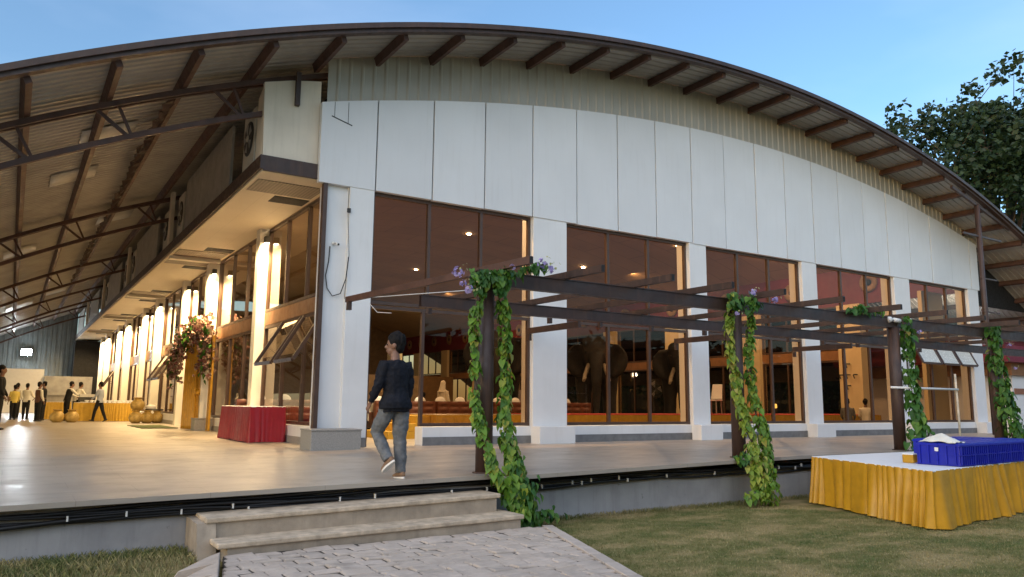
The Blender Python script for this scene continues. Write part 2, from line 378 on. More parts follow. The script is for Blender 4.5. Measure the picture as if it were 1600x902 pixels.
def make_paver():
    m, t, b = new_mat('paver_stone'); v = coords(t); g = nd(t, 'ShaderNodeNewGeometry')
    c = ramp(t, g.outputs['Random Per Island'], [(0, (.38,.315,.255)), (.5, (.46,.385,.315)), (1, (.54,.45,.375))])
    c = mixc(t, .5, c, ramp(t, noise(t, v, 7, 6, .65), [(.3, (.32,.265,.215)), (.7, (.58,.49,.41))]))
    c = mixc(t, ramp(t, noise(t, v, 2.1, 5), [(.58, (0,0,0)), (.72, (.5,)*3)]), c, (.19,.165,.14))
    t.links.new(c, b.inputs['Base Color']); b.inputs['Roughness'].default_value = .85; bump(t, b, noise(t, v, 45, 5), .5, .008); return m
M['paver'] = make_paver()
M['soil'] = pm('joint_soil', (.055,.045,.034), .95, .3, 14, .6)

T = .64
def tz(x, y):
    """the terrace floor falls gently: z at x, y"""
    s = max(-.09, min(.07, -.064+.0125*x)); k = max(0, min(1, (14.2-y)/(14.2-8.45)))
    return T+.012+s*k-.012*k

# ================================================================== GROUND
g = MB(); g.sheet([[(-160+i*40, -160+j*40, 0) for j in range(12)] for i in range(9)], False); tag(g.build('lawn', M['lawn']), kind='structure')
YE = [(-14, 8.45), (1, 8.45), (5.14, 8.45), (5.16, 8.2), (11, 8.42), (16, 8.6), (40, 8.6)]
def yedge(x):
    for (a, b), (c, d) in zip(YE, YE[1:]):
        if a <= x <= c: return b+(d-b)*(x-a)/(c-a)
    return 8.45
ter = MB(); xs = [-14+.5*i for i in range(109)]; xs = sorted(set(xs+[5.14, 5.16])); ys = [0, .02, .06, .12, .25, .5, .75, 1]
rows = []
for x in xs:
    y0 = yedge(x); rows.append([(x, lerp(y0, 14.2, t), tz(x, lerp(y0, 14.2, t))) for t in ys]+[(x, 30, T+.012), (x, 70, T+.012)])
ter.sheet(rows, False)
ter.add([p for x in xs for p in ((x, yedge(x), tz(x, yedge(x))), (x, yedge(x), tz(x, yedge(x))-.05), (x, 8.66, tz(x, 8.6)-.05))],
        [(i*3+a, i*3+a+1, i*3+a+4, i*3+a+3) for i in range(len(xs)-1) for a in (0, 1)])
ter.add([(-14,8.45,0),(-14,70,0),(-14,70,T),(-14,8.45,T)], [(0,1,2,3)])
tag(ter.build('terrace', M['floor']), kind='structure')
wl = MB(); wl.box(-14, 40, 8.66, 9.0, -.3, .53)
tag(wl.build('retaining_wall', M['concrete']), 'grey rendered retaining wall under the terrace edge beside the lawn', 'wall')
# crack in the edge slab and the broken corner are small dark cables/clips below
def cable_path(y, z, amp, seed):
    rnd = random.Random(seed); pts = []; x = -13.5; ph = rnd.random()*6
    while x < 20:
        pts.append((x, y+.015*math.sin(x*1.7+ph), tz(x, 8.5)+z+amp*math.sin(x*.9+ph)+.012*math.sin(x*3.1+ph*2))); x += .3
    return pts
cb = MB()
for k, (dy, dz, amp, r) in enumerate([(8.60,-.10,.016,.020),(8.59,-.15,.022,.022),(8.585,-.195,.026,.024),(8.61,-.225,.03,.018),(8.57,-.17,.03,.014),(8.625,-.125,.02,.02)]): cb.tube(cable_path(dy, dz, amp, k), r, 6)
ct = thing('cable_bundle', 'bundle of black cables clipped along the wall under the terrace edge', 'cables', (0,8.6,.4))
cb.build('cable', M['blackc'], ct)
rnd = random.Random(3); x = .55
while x < 19:
    c = MB(); z = tz(x, 8.5)-.15-rnd.random()*.05; c.box(x-.008, x+.008, 8.535, 8.56, z-.03, z+.02); c.build('cable_clip', M['clip'], ct); x += rnd.choice([.16,.42,.75,1.0,.5])

# steps
st = thing('steps', 'two low stone steps with worn treads leading up to the terrace', 'steps', (3.4,8.1,.1))
def stepz(x, a, b): return a+(b-a)*(x-1.8)/3.3
def slab(x0, x1, y0, y1, za, zb, th):
    m = MB(); n = 14; pts = []
    for i in range(n+1):
        x = lerp(x0, x1, i/n); z = stepz(x, za, zb); pts.append((x, z))
    vs = []
    for x, z in pts: vs += [(x,y0,z-th),(x,y1,z-th),(x,y1,z),(x,y0,z)]
    fs = [(0,1,2,3), tuple(range(n*4, n*4+4))[::-1]]
    for i in range(n):
        for a in range(4): fs.append((i*4+a, i*4+(a+1) % 4, i*4+4+(a+1) % 4, i*4+4+a))
    return m.add(vs, fs)
slab(1.70, 5.06, 8.10, 8.655, .395, .455, .05).build('tread', M['step'], st, bevel=.012)
slab(1.74, 5.16, 7.74, 8.30, .205, .245, .05).build('tread', M['step'], st, bevel=.012)
slab(1.80, 5.02, 8.135, 8.64, .343, .403, .34).build('riser', M['riser'], st)
slab(1.84, 5.13, 7.775, 8.133, .153, .193, .2).build('riser', M['riser'], st)
ck = MB(); ck.prism([(8.64,.36),(8.12,.345),(7.99,-.05),(8.64,-.05)], 'x', 1.62, 1.795); ck.build('cheek', M['riser'], st)

# paving of stone setts: one path
pv = MB(); soil = MB()
def pave_edge_l(y): return lerp(1.80, 1.1, (7.76-y)/3.0)
def pave_edge_r(y): return lerp(5.55, 4.45, (7.76-y)/3.0)
soil.hexa([(1.1,4.2,0),(4.2,4.2,0),(5.60,7.77,0),(1.80,7.77,0),(1.1,4.2,.075),(4.2,4.2,.075),(5.60,7.77,.085),(1.80,7.77,.085)])
path = soil.build('path', M['soil']); tag(path, kind='structure')
rnd = random.Random(5); y = 7.755; row = 0
def paver(x0, x1, y0, y1, z):
    j = lambda: rnd.uniform(-.006, .006)
    dz = rnd.uniform(-.006, .006); tl = rnd.uniform(-.006, .006); tk = rnd.uniform(-.006, .006); b = .012
    P = [(x0+j(), y0+j()), (x1+j(), y0+j()), (x1+j(), y1+j()), (x0+j(), y1+j())]; cx_, cy_ = (x0+x1)/2, (y0+y1)/2
    vs = [(a, c, z-.06) for a, c in P]; zz = [z+dz-tl-tk, z+dz+tl-tk, z+dz+tl+tk, z+dz-tl+tk]
    vs += [(a, c, q-.009) for (a, c), q in zip(P, zz)]
    vs += [(a+(b if a < cx_ else -b), c+(b if c < cy_ else -b), q) for (a, c), q in zip(P, zz)]
    fs = [(8,9,10,11)]
    for lay in (0, 4):
        for a in range(4): fs.append((lay+a, lay+(a+1) % 4, lay+4+(a+1) % 4, lay+4+a))
    pv.add(vs, fs)
while y > 4.4:
    h = rnd.uniform(.155, .185); x = pave_edge_l(y)+(.12 if row % 2 else 0)
    xr = pave_edge_r(y)-.16
    if row % 2: paver(pave_edge_l(y)+.0, x-.01, y-h+.010, y, .096)
    while x < xr-.08:
        wd = rnd.uniform(.22, .29); x2 = min(x+wd, xr)
        if xr-x2 < .1: x2 = xr
        paver(x+.006, x2-.006, y-h+.010, y, .096); x = x2
    y -= h; row += 1
y = 7.74
while y > 4.4:                                   # kerb along the lawn, and the big kerb on the left
    h = rnd.uniform(.38, .5); xr = pave_edge_r(y); xr2 = pave_edge_r(y-h)
    pv.hexa([(xr2-.13,y-h+.012,.0),(xr2+.02,y-h+.012,.0),(xr+.02,y,.0),(xr-.13,y,.0),(xr2-.13,y-h+.012,.108),(xr2+.02,y-h+.012,.10),(xr+.02,y,.10),(xr-.13,y,.108)])
    xl = pave_edge_l(y); xl2 = pave_edge_l(y-h)
    pv.hexa([(xl2-.42,y-h+.012,.0),(xl2-.02,y-h+.012,.0),(xl-.02,y,.0),(xl-.18,y,.0),(xl2-.36,y-h+.012,.085),(xl2-.03,y-h+.012,.13),(xl-.03,y,.135),(xl-.14,y,.10)])
    y -= h
pvo = pv.build('path_setts', M['paver'], path)
md = pvo.modifiers.new('bevel', 'BEVEL'); md.width = .006; md.segments = 1; md.limit_method = 'ANGLE'

# grass
gb = MB(); rnd = random.Random(11)
def blade(x, y, h, z=0):
    a = rnd.uniform(0, 6.283); l = rnd.uniform(.2, .9)*h; wd = rnd.uniform(.003, .006); ca, sa = math.cos(a), math.sin(a)
    gb.add([(x-sa*wd, y+ca*wd, z), (x+sa*wd, y-ca*wd, z), (x+ca*l*.5, y+sa*l*.5, z+h*.7), (x+ca*l, y+sa*l, z+h)], [(0,1,2),(0,2,3)])
def in_path(x, y): return y < 7.8 and pave_edge_l(y)-.45 < x < pave_edge_r(y)+.03
n = 0
while n < 78000:
    y = rnd.uniform(3.4, 8.66); x = rnd.uniform(3.6, 14.5)
    if in_path(x, y) or x > .5+y*2.3 or x < 1+y*.3 or (10.3 < x and y > 5.9): continue
    blade(x, y, rnd.uniform(.007, .022)*(1.8 if rnd.random() < .03 else 1)); n += 1
n = 0
while n < 5200:
    x = rnd.uniform(-.5, 1.8); y = 8.66-abs(rnd.gauss(0, .45))
    if y < 7.0 or in_path(x, y) or (x > 1.6 and y > 7.9): continue
    blade(x, y, rnd.uniform(.03, .11)); n += 1
n = 0
while n < 3200:
    x = rnd.uniform(5.2, 11.5); y = 8.66-abs(rnd.gauss(0, .06)); blade(x, y, rnd.uniform(.02, .07)); n += 1
tag(gb.build('grass', M['blade'], recalc=False), kind='stuff')

# ================================================================== HALL
hall = thing('banquet_hall', 'long white banquet hall with curved metal roof, brown window frames and glass front', 'building', (17.5,40,T))
H = lambda name, mb, mat, **k: mb.build(name, M[mat] if isinstance(mat, str) else mat, hall, **k)
CX, CZ, RR = 16.5436, -27.897, 38.214
zr = lambda x, d=0: CZ+math.sqrt((RR+d)**2-(x-CX)**2)
PCX, PCZ, PR = 17.576, -41.065, 50.237
zp = lambda x: PCZ+math.sqrt(PR**2-(x-PCX)**2)
ZB = 5.86
# facade panels
edges = [4.76, 5.98]+[5.98+1.309*i for i in range(1, 18)]+[29.52, 30.08]
rnd_p = random.Random(31)
for a, b in zip(edges, edges[1:]):
    n = 6; top = [(lerp(b-.016, a+.016, i/n), zp(lerp(b-.016, a+.016, i/n))) for i in range(n+1)]
    jy = rnd_p.uniform(-.006, .006); jz = rnd_p.uniform(-.006, .008); m = MB(); m.prism([(a+.016, ZB+jz), (b-.016, ZB+jz)]+top, 'y', 14.6+jy, 14.72); fo = H('facade_panel', m, 'panel', bevel=.004)
m = MB(); n = 30; m.prism([(4.80, ZB+.02), (30.05, ZB+.02)]+[(lerp(30.05, 4.8, i/n), zp(lerp(30.05, 4.8, i/n))-.02) for i in range(n+1)], 'y', 14.66, 14.8); H('facade_backing', m, 'gap')
# gash and outline left on the first panel
m = MB(); m.bar((4.98,14.593,7.26), (5.42,14.593,7.14), .012, .02); m.bar((5.04,14.594,7.57), (5.04,14.594,7.25), .008, .012); m.bar((5.33,14.594,7.62), (5.33,14.594,7.17), .008, .012); H('panel_scratch', m, 'gap')
# corrugated cladding between panels and roof
m = MB(); x = 4.9; pts = []; pitch = .262
while x < 30.9:
    for dx, dy in ((0, 0), (.17, 0), (.205, -.022), (.235, -.022)):
        pts.append((x+dx, 14.69+dy))
    x += pitch
m.sheet([[(x, y, zp(min(x, 30.2))-.03) for x, y in pts], [(x, y, zr(x)-.015) for x, y in pts]], False)
H('cladding', m, 'clad')
# roof sheet: trapezoid ribs running along the arc
th0, th1 = -.665, .63
ths = [lerp(th0, th1, i/90) for i in range(91)]
prof = []; y = 13.05
while y < 68:
    prof += [(y, 0), (y+.155, 0), (y+.175, -.028), (y+.205, -.028)]; y += .225
m = MB(); m.sheet([[(CX+(RR+d)*math.sin(t), y, CZ+(RR+d)*math.cos(t)) for y, d in prof] for t in ths], False); H('roof_sheet', m, 'roofsheet', recalc=False)
m = MB(); m.sheet([[(CX+(RR+.05)*math.sin(t), y, CZ+(RR+.05)*math.cos(t)) for y in (13.05, 68)] for t in ths], False); H('roof_top_sheet', m, 'galv', recalc=False)
def arc_strip(r0, r1, y0, y1, t0, t1, n=60):
    m = MB(); vs = []
    for i in range(n+1):
        t = lerp(t0, t1, i/n); s, c = math.sin(t), math.cos(t)
        vs += [(CX+(RR+r0)*s, y0, CZ+(RR+r0)*c), (CX+(RR+r0)*s, y1, CZ+(RR+r0)*c), (CX+(RR+r1)*s, y1, CZ+(RR+r1)*c), (CX+(RR+r1)*s, y0, CZ+(RR+r1)*c)]
    fs = [(0,1,2,3), tuple(range(n*4, n*4+4))[::-1]]+[(i*4+a, i*4+(a+1) % 4, i*4+4+(a+1) % 4, i*4+4+a) for i in range(n) for a in range(4)]
    return m.add(vs, fs)
H('roof_edge_trim', arc_strip(-.045, .055, 13.0, 13.045, th0, th1, 90), 'brown')
H('roof_edge_angle', arc_strip(-.115, -.035, 13.06, 13.22, th0, th1, 90), 'brown')
k = -9
while True:
    t = -.282+.0347*k
    if t > .60: break
    s, c = math.sin(t), math.cos(t); x = CX+RR*s
    y1 = 14.86 if 4.9 < x < 30.2 else (66 if k >= -7 else 66)
    if 3.7 < x <= 4.9: y1 = 14.86
    p = lambda y: (CX+(RR-.125)*s, y, CZ+(RR-.125)*c)
    m = MB(); m.bar(p(13.24), p(y1), .10, .18, up=(s, 0, c)); H('purlin', m, 'rust'); k += 1
# pale translucent sheets and a ragged torn lining along one purlin
for (x0, x1, y0, y1) in [(.75,1.75,17.2,18.3),(.35,1.3,20.4,21.6),(-.6,.3,29.5,31),(1.9,2.9,27.5,29),(-.6,.6,47,50),(.9,2,46,48)]:
    m = MB(); m.sheet([[(x, y, zr(x, -.045)) for y in (y0, y1)] for x in [lerp(x0, x1, i/5) for i in range(6)]]); H('roof_light_sheet', m, 'skyl', solid=.004)
rnd = random.Random(2); m = MB(); y = 15.6
while y < 42:
    x = 1.92+rnd.uniform(-.03, .05); wx = rnd.uniform(.16, .34); ly = rnd.uniform(.35, .8); z = zr(x, -.25)
    m.add([(x, y, z), (x+wx, y+.05, zr(x+wx, -.16)), (x+wx*.85, y+ly*.55, zr(x+wx, -.22)), (x+.02, y+ly, z-.02), (x+.05, y+ly*.5, z-.09)], [(0,1,2,4),(4,2,3)]); y += ly*rnd.uniform(.9, 1.3)
H('torn_lining', m, 'brown', solid=.006)
# trusses of the left verandah
for ty in (14.95, 25.7, 37.0, 48.2, 59.2):
    tr = arc_strip(-.34, -.24, ty-.11, ty-.05, -.60, -.3285 if ty > 15 else -.300, 24); b2 = arc_strip(-.34, -.24, ty+.05, ty+.11, -.60, -.3285 if ty > 15 else -.300, 24)
    tr.add(b2.v, b2.f); t_o = H('roof_truss', tr, 'rust')
    bc = arc_strip(-.95, -.85, ty-.05, ty+.05, -.60, -.336, 24); bc.build('bottom_chord', M['rust'], t_o)
    for q in (-.585, -.525, -.465, -.4215, -.366):
        P = lambda d, dt, dy: (CX+(RR+d)*math.sin(q+dt), ty+dy, CZ+(RR+d)*math.cos(q+dt))
        wb = MB(); wb.bar(P(-.3, -.006, 0), P(-.9, .003, 0), .05, .06); wb.bar(P(-.3, .004, 0), P(-.9, .0045, 0), .045, .05)
        wb.build('web_strut', M['rust'], t_o)
m = MB(); m.bar((4.30,14.70,8.05), (4.30,14.70,7.36), .09, .085); m.build('strut', M['brown'], hall)
# piers of the front, with plinths
piers = [(9.95,10.92),(15.02,15.66),(19.74,20.44),(24.55,25.46),(29.27,29.98)]
for (a, b) in piers:
    m = MB(); m.box(a, b, 14.62, 15.1, T, ZB+.03); po = H('pier', m, 'white', bevel=.012)
    m = MB(); m.box(a-.02 if b-a > .8 else a-.06, b+.0 if b-a > .8 else b+.1, 14.30, 14.615, T-.02, 1.03); m.build('plinth', M['white'], po, bevel=.012)
m = MB(); m.box(5.44, 5.97, 14.61, 15.1, T, ZB+.03); po = H('pier', m, 'white', bevel=.012)
m = MB(); m.box(4.985, 5.445, 14.72, 15.1, T, ZB+.02); m.build('pier_return', M['white'], po)
m = MB(); m.box(5.46, 5.96, 14.585, 14.608, T, .84); m.build('skirting', M['skirting'], po)
m = MB(); m.box(4.655, 5.62, 13.98, 14.60, T-.02, 1.0); bo = m.build('granite_plinth', M['granite'], po, bevel=.01)
m = MB(); m.box(4.645, 5.63, 13.965, 14.603, 1.001, 1.03); m.build('granite_cap', M['granite'], bo, bevel=.004)
m = MB(); m.box(4.895, 4.98, 14.63, 14.75, T, ZB+.02); H('corner_frame_post', m, 'frame')
# sill walls, windows of the front
bays = [(5.97,9.95),(10.92,15.02),(15.66,19.74),(20.44,24.55),(25.46,29.27)]
def window(x0, x1, z0, z1, y, nm, fw=.07, parts=hall, gl='glass', div=3, axis='x', dy=.09):
    m = MB()
    def bx(a, b, c, d, p, q):
        if axis == 'x': m.box(a, b, p, q, c, d)
        else: m.box(p, q, a, b, c, d)
    bx(x0, x1, z0, z0+fw, y, y+dy); bx(x0, x1, z1-fw, z1, y, y+dy)
    for i in range(div+1):
        xc = lerp(x0+fw/2, x1-fw/2, i/div); bx(xc-fw/2, xc+fw/2, z0+fw+.001, z1-fw-.001, y+.003, y+dy-.003)
    o = m.build(nm, M['frame'], parts)
    g_ = MB()
    if axis == 'x': g_.sheet([[(x0+.02, y+dy*.55, z0+.02), (x1-.02, y+dy*.55, z0+.02)], [(x0+.02, y+dy*.55, z1-.02), (x1-.02, y+dy*.55, z1-.02)]], False)
    else: g_.sheet([[(y+dy*.55, x0+.02, z0+.02), (y+dy*.55, x1-.02, z0+.02)], [(y+dy*.55, x0+.02, z1-.02), (y+dy*.55, x1-.02, z1-.02)]], False)
    g_.build('pane', M[gl], o); return o
for i, (a, b) in enumerate(bays):
    s0 = 7.24 if i == 0 else a
    m = MB(); m.box(s0, b, 14.70, 15.05, T, 1.03); so_ = H('sill_wall', m, 'white', bevel=.01)
    m = MB(); m.box(s0+.01, b, 14.68, 14.697, T, .825); m.build('skirting', M['skirting'], so_)
    window(a, b, 3.52, ZB+.005, 14.74, 'window')
    if i == 0:
        window(7.19, b, 1.04, 3.50, 14.74, 'window', div=2)
        m = MB(); m.box(a+.001, a+.07, 14.74, 14.83, T, 3.5); m.box(a+.071, 7.185, 14.74, 14.83, 3.43, 3.5); H('door_frame', m, 'frame')
    else: window(a, b, 1.04, 3.50, 14.74, 'window')
# open top-hung awning panes in the last bay
for (xa, xb) in ((25.62,26.82),(26.88,28.0),(28.06,29.18)):
    m = MB(); zt, zb, yt, yb = 3.58, 3.02, 14.70, 14.42
    for (a, b) in ((xa, xa+.07), (xb-.07, xb)): m.bar(((a+b)/2, yt, zt), ((a+b)/2, yb, zb), .07, .05)
    m.bar((xa+.0705, yt, zt), (xb-.0705, yt, zt), .05, .07); m.bar((xa+.0705, yb, zb), (xb-.0705, yb, zb), .05, .07)
    o = H('awning_window', m, 'frame'); g_ = MB(); g_.sheet([[(xa+.05, yt, zt), (xb-.05, yt, zt)], [(xa+.05, yb, zb), (xb-.05, yb, zb)]], False); g_.build('pane', M['skypane'], o, solid=.006)
# ---- the left side: soffit, fascia, columns, side windows
XF, ZS = 3.68, 5.92
m = MB(); m.box(XF+.02, 5.24, 14.74, 66.9, ZS, ZS+.08); H('soffit', m, 'soffit')
m = MB(); m.box(XF-.03, XF+.03, 14.70, 66.9, 5.96, 6.235); m.box(XF+.031, 4.79, 14.70, 14.76, 5.96, 6.235); m.box(XF+.031, 4.79, 14.69, 14.82, 5.93, 5.958); H('fascia_band', m, 'brown')
m = MB(); m.prism([(3.70,6.236),(4.79,6.236),(4.79,8.0),(4.2,7.88),(3.66,7.72)], 'y', 14.75, 14.86); H('fascia_box', m, 'cream')
m = MB(); m.prism([(14.865,6.236),(15.28,6.236),(15.28,7.55),(14.865,7.72)], 'x', 3.69, 3.74); H('fascia_return', m, 'cream')
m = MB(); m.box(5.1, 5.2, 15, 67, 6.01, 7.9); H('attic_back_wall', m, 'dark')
AY = [14.95+10.35*k for k in range(6)]
for k in range(5):
    y0 = AY[k]
    def pnl(a, b, x0, x1, nm, mt, dz=-.012):
        m = MB(); m.box(x0, x1, y0+a, y0+b, ZS+dz, ZS-.001); H(nm, m, mt)
    pnl(.35, 1.3, 3.78, 5.15, 'soffit_vent', 'mesh'); pnl(1.45, 2.0, 4.42, 5.18, 'soffit_slot', 'dark')
    pnl(8.25, 8.8, 4.42, 5.18, 'soffit_slot', 'dark'); pnl(8.95, 9.85, 3.78, 5.15, 'soffit_vent', 'mesh')
    pnl(9.95, 10.12, 3.78, 5.15, 'soffit_slot', 'brown'); 
    if k < 5: pnl(10.45, 10.6, 3.78, 5.15, 'soffit_slot', 'brown')
    m = MB(); m.box(XF+.04, 5.2, y0+10.15, y0+10.42, ZS-.10, ZS-.001); H('soffit_rib', m, 'colw')
def wlamp(x, y, z, par):
    m = MB(); m.box(x-.06, x+.06, y-.14, y-.001, z-.08, z+.08); lo = m.build('wall_lamp', M['acdark'], par)
    m = MB(); m.box(x-.045, x+.045, y-.125, y-.03, z-.088, z-.081); m.build('lamp_lens', M['warm'], lo)
    for nm, e, size, bl, rx, ry in (('column_beam', COLP, 52, 1.0, 9, -6), ('column_glow', COLP*.52, 160, .5, 6, 12)):
        l = bpy.data.lights.new(nm, 'SPOT'); l.energy = e; l.color = (1, .69, .34); l.spot_size = R(size); l.spot_blend = bl; l.shadow_soft_size = .07
        lo_ = bpy.data.objects.new(nm, l); COL.objects.link(lo_); lo_.location = (x-.30, y-.50, z-.10); lo_.rotation_euler = (R(rx), R(ry), 0)
COLP = 680
for k in range(6):
    if k > 0:
        y = AY[k]; m = MB(); m.box(4.90, 5.23, y, y+.34, T, ZS-.11); o = H('column', m, 'colw', bevel=.01); wlamp(5.06, y, 5.55, o)
    if k < 5:
        y = AY[k]+4.85; m = MB(); m.box(5.02, 5.34, y, y+.34, T, ZS-.001); o = H('column', m, 'colw', bevel=.01); wlamp(5.18, y, 5.62, o)
XG = 5.25
for k in range(5):
    for h_ in range(2):
        a = AY[k]+(.1 if h_ == 0 else 5.2); b = AY[k]+(4.85 if h_ == 0 else 10.34)
        ent = (k == 1 and h_ == 0)
        m = MB(); m.box(XG, XG+.12, a, b, 3.42, 3.74); H('transom_beam', m, 'beamw' if not (k == 0) else 'beamw')
        window(a, b, 3.75, ZS-.01, XG, 'window', axis='y', gl='glassclear')
        if not ent:
            m = MB(); m.box(XG-.06, XG+.2, a, b, T, 1.03); so_ = H('sill_wall', m, 'white', bevel=.01)
            m = MB(); m.box(XG-.08, XG-.062, a+.01, b-.01, T, .80); m.build('skirting', M['granite'], so_)
            window(a, b, 1.04, 3.41, XG, 'window', axis='y', gl='glassclear')
        else:
            window(a+2.3, b, T, 3.41, XG, 'window', axis='y', gl='glassclear', div=2)
# open awning windows of the left side
def awning(y0, y1, zt=3.36, zb=2.36, dx=.62):
    m = MB(); xt, xb = XG-.02, XG-dx
    for yc in (y0+.035, y1-.035): m.bar((xt, yc, zt), (xb, yc, zb), .07, .05, up=(1,0,.6))
    m.bar((xt, y0+.071, zt), (xt, y1-.071, zt), .05, .07); m.bar((xb, y0+.071, zb), (xb, y1-.071, zb), .05, .07)
    o = H('awning_window', m, 'frame'); g_ = MB(); g_.sheet([[(xt, y0+.05, zt), (xt, y1-.05, zt)], [(xb, y0+.05, zb), (xb, y1-.05, zb)]], False); g_.build('pane', M['glassclear'], o)
    s_ = MB()
    for yc in (y0+.1, y1-.1): s_.bar((XG, yc, zb+.15), (lerp(xt, xb, .6), yc, lerp(zt, zb, .6)), .02, .02)
    s_.build('stay_arm', M['brown'], o)
awning(15.2, 16.55); awning(16.7, 18.1); awning(31.8, 33.2); awning(33.4, 34.8); awning(52.5, 54)
# entrance between two columns: plinth block
m = MB(); m.box(4.68, 5.22, 24.75, 25.28, T, .99); m2 = H('granite_plinth', m, 'granite', bevel=.01)
m = MB(); m.box(4.665, 5.235, 24.735, 25.295, .991, 1.02); m.build('granite_cap', M['granite'], m2)
# fascia infill: duct sheets and fins between the air conditioners
for k in range(5):
    y0 = AY[k]
    m = MB(); m.prism([(y0+2.6, 6.24), (y0+8.0, 6.24), (y0+8.0, 7.70), (y0+2.6, 7.70)], 'x', 3.705, 3.76); H('duct_sheet', m, 'galv')
    if k < 5:
        m = MB(); m.box(3.66, 3.76, y0+10.2, y0+10.55, 6.24, 7.9); H('fascia_fin', m, 'cream')
# ---- interior
m = MB(); m.sheet([[(x, 15.1, zr(x, -.62)), (x, 65, zr(x, -.62))] for x in [lerp(5.3, 30, i/40) for i in range(41)]]); H('ceiling', m, 'ceil')
m = MB(); m.box(5.26, 29.6, 14.72, 65, T-.05, T+.004); H('interior_floor', m, 'floorin')
m = MB(); m.box(29.62, 29.8, 15.1, 65, 5.8, 8.2); wr = H('interior_wall', m, 'maroon')
for y in [18.73, 22.53, 26.4, 30.2, 34.0, 37.8, 41.5, 45.2, 49.0, 52.92, 55.57, 58.24, 60.74, 63.0]:
    m = MB(); prof = [(.40,0),(.40,.05),(.34,.07),(.18,.05),(.15,.03),(.14,0)]
    mm_ = MB(); mm_.lathe([(.14,.01)]+prof[::-1][1:]+[(.40,.0)], n=22)
    m.add([(29.60-z, y+x_, 6.66+y_) for x_, y_, z in mm_.v], mm_.f, True); m.build('medallion', M['wood'], wr)
    m = MB(); m.tube([(29.57,y,6.66),(29.56,y,6.66)], .13, 14); m.build('medallion_recess', M['dark'], wr)
for k in range(10):
    y = 19.05+5.18*k; m = MB(); m.box(29.3, 29.75, y, y+1.05, T, 5.79); co = H('interior_column', m, 'cwall')
    if k < 4:
        s_ = MB()
        for dy, dz in ((.52,3.3),(.52,2.85),(.52,2.4),(.2,2.85),(.84,2.85)):
            s_.bar((29.27, y+dy, dz), (29.16, y+dy+.12, dz+.0), .05, .05); s_.bar((29.17, y+dy+.13, dz+.0), (29.2, y+dy+.1, dz-.16), .04, .04)
        s_.build('wall_bracket', M['acdark'], co)
    if k < 9:
        m = MB(); m.box(29.5, 29.7, y+1.05, y+5.18, 3.5, 3.9); H('transom_beam', m, 'beamw')
        window(y+1.05, y+5.18, 3.92, 5.79, 29.5, 'window', axis='y', gl='glass')
        window(y+1.05, y+5.18, T, 3.49, 29.5, 'window', axis='y', gl='glass')
m = MB(); m.box(29.3, 29.8, 15.1, 19.04, T, 1.0); H('sill_wall', m, 'cwall')
m = MB(); m.box(27.9, 29.28, 15.6, 15.75, T, 5.8); H('interior_column', m, 'cwall')
m = MB(); m.box(5.3, 29.8, 65, 65.2, T, 8.9); H('end_wall', m, 'wood')
m = MB(); m.box(18, 29.2, 54, 54.12, T, 3.6); H('partition', m, 'wood')
for x in (19.5, 23.5): 
    m = MB(); m.box(x, x+.9, 53.2, 53.9, T, 5.2); H('interior_column', m, 'cwall')
for (x, y) in [(8.2,17.6),(9.6,17.8),(8.6,23),(14,18.5),(14,24),(20,18.5),(20,25),(25,18.5),(25,25),(11,31),(18,32),(25,32),(11,42),(20,42),(26,48)]:
    z = zr(x, -.64); m = MB(); m.lathe([(.10,-.02),(.10,.03)], (x, y, z), 14); o = H('downlight', m, 'down')
for (x, y, e) in [(8.6,15.9,230),(13.5,16.4,100),(18.5,17.0,80),(23.5,17.0,80),(9.5,26,110),(26.5,22,110),(26.5,30,90),(12,42,200),(24,46,200),(27,17.3,50)]:
    l = bpy.data.lights.new('hall_lamp', 'AREA'); l.shape = 'DISK'; l.size = .22; l.energy = e*1.5; l.color = (1, .74, .44)
    o = bpy.data.objects.new('hall_lamp', l); COL.objects.link(o); o.location = (x, y, zr(x, -.66))

# ================================================================== BEYOND THE HALL
m = MB(); pts = []; x = -10
while x < 3.62: pts += [(x, 66.0), (x+.18, 66.0), (x+.2, 66.05), (x+.28, 66.05)]; x += .3
m.sheet([[(x, y, T) for x, y in pts], [(x, y, zr(x)-.06) for x, y in pts]], False)
tag(m.build('corrugated_wall', pm('grey_green_sheet', (.20,.23,.24), .5, .12, 2, .05, metal=.2)), 'tall grey corrugated sheet wall closing the far end of the verandah', 'wall')
m = MB(); m.box(3.63, 5.2, 64.2, 66.4, T, 5.8); tag(m.build('dark_opening', M['dark']), 'black block standing for the dark doorway at the far end by the last column', 'opening')  # solid black block put in place of the shaded opening
m = MB(); m.box(-3.5, 1.87, 64.0, 64.08, T, 3.66)
tag(m.build('screen_panel', M['tablewhite']), 'tall plain white screen wall behind the far group of guests', 'screen')
m = MB(); m.box(1.9, 4.9, 63.8, 63.9, T, 3.2); tag(m.build('grey_hoarding', M['galv']), 'dull grey hoarding beside the white screen at the far end', 'hoarding')
fl = thing('floodlight', 'glaring cool white floodlight high on the far grey wall', 'lamp', (.7,65.7,4.9))
m = MB(); m.box(.35, 1.05, 65.6, 65.95, 4.65, 5.15); m.build('housing', M['acdark'], fl, bevel=.03)
m = MB(); m.box(.39, 1.01, 65.57, 65.598, 4.69, 5.11); m.build('lens', M['cool'], fl)
def spot(name, loc, tgt, e, col, size=120, soft=.15, blend=.5):
    l = bpy.data.lights.new(name, 'SPOT'); l.energy = e; l.color = col; l.spot_size = R(size); l.spot_blend = blend; l.shadow_soft_size = soft
    o = bpy.data.objects.new(name, l); COL.objects.link(o); o.location = loc
    o.rotation_euler = (Vector(tgt)-Vector(loc)).to_track_quat('-Z', 'Y').to_euler(); return o
spot('flood_beam', (.7,65.4,4.9), (1.5,30,.6), 300, (.85,.95,1), 140)
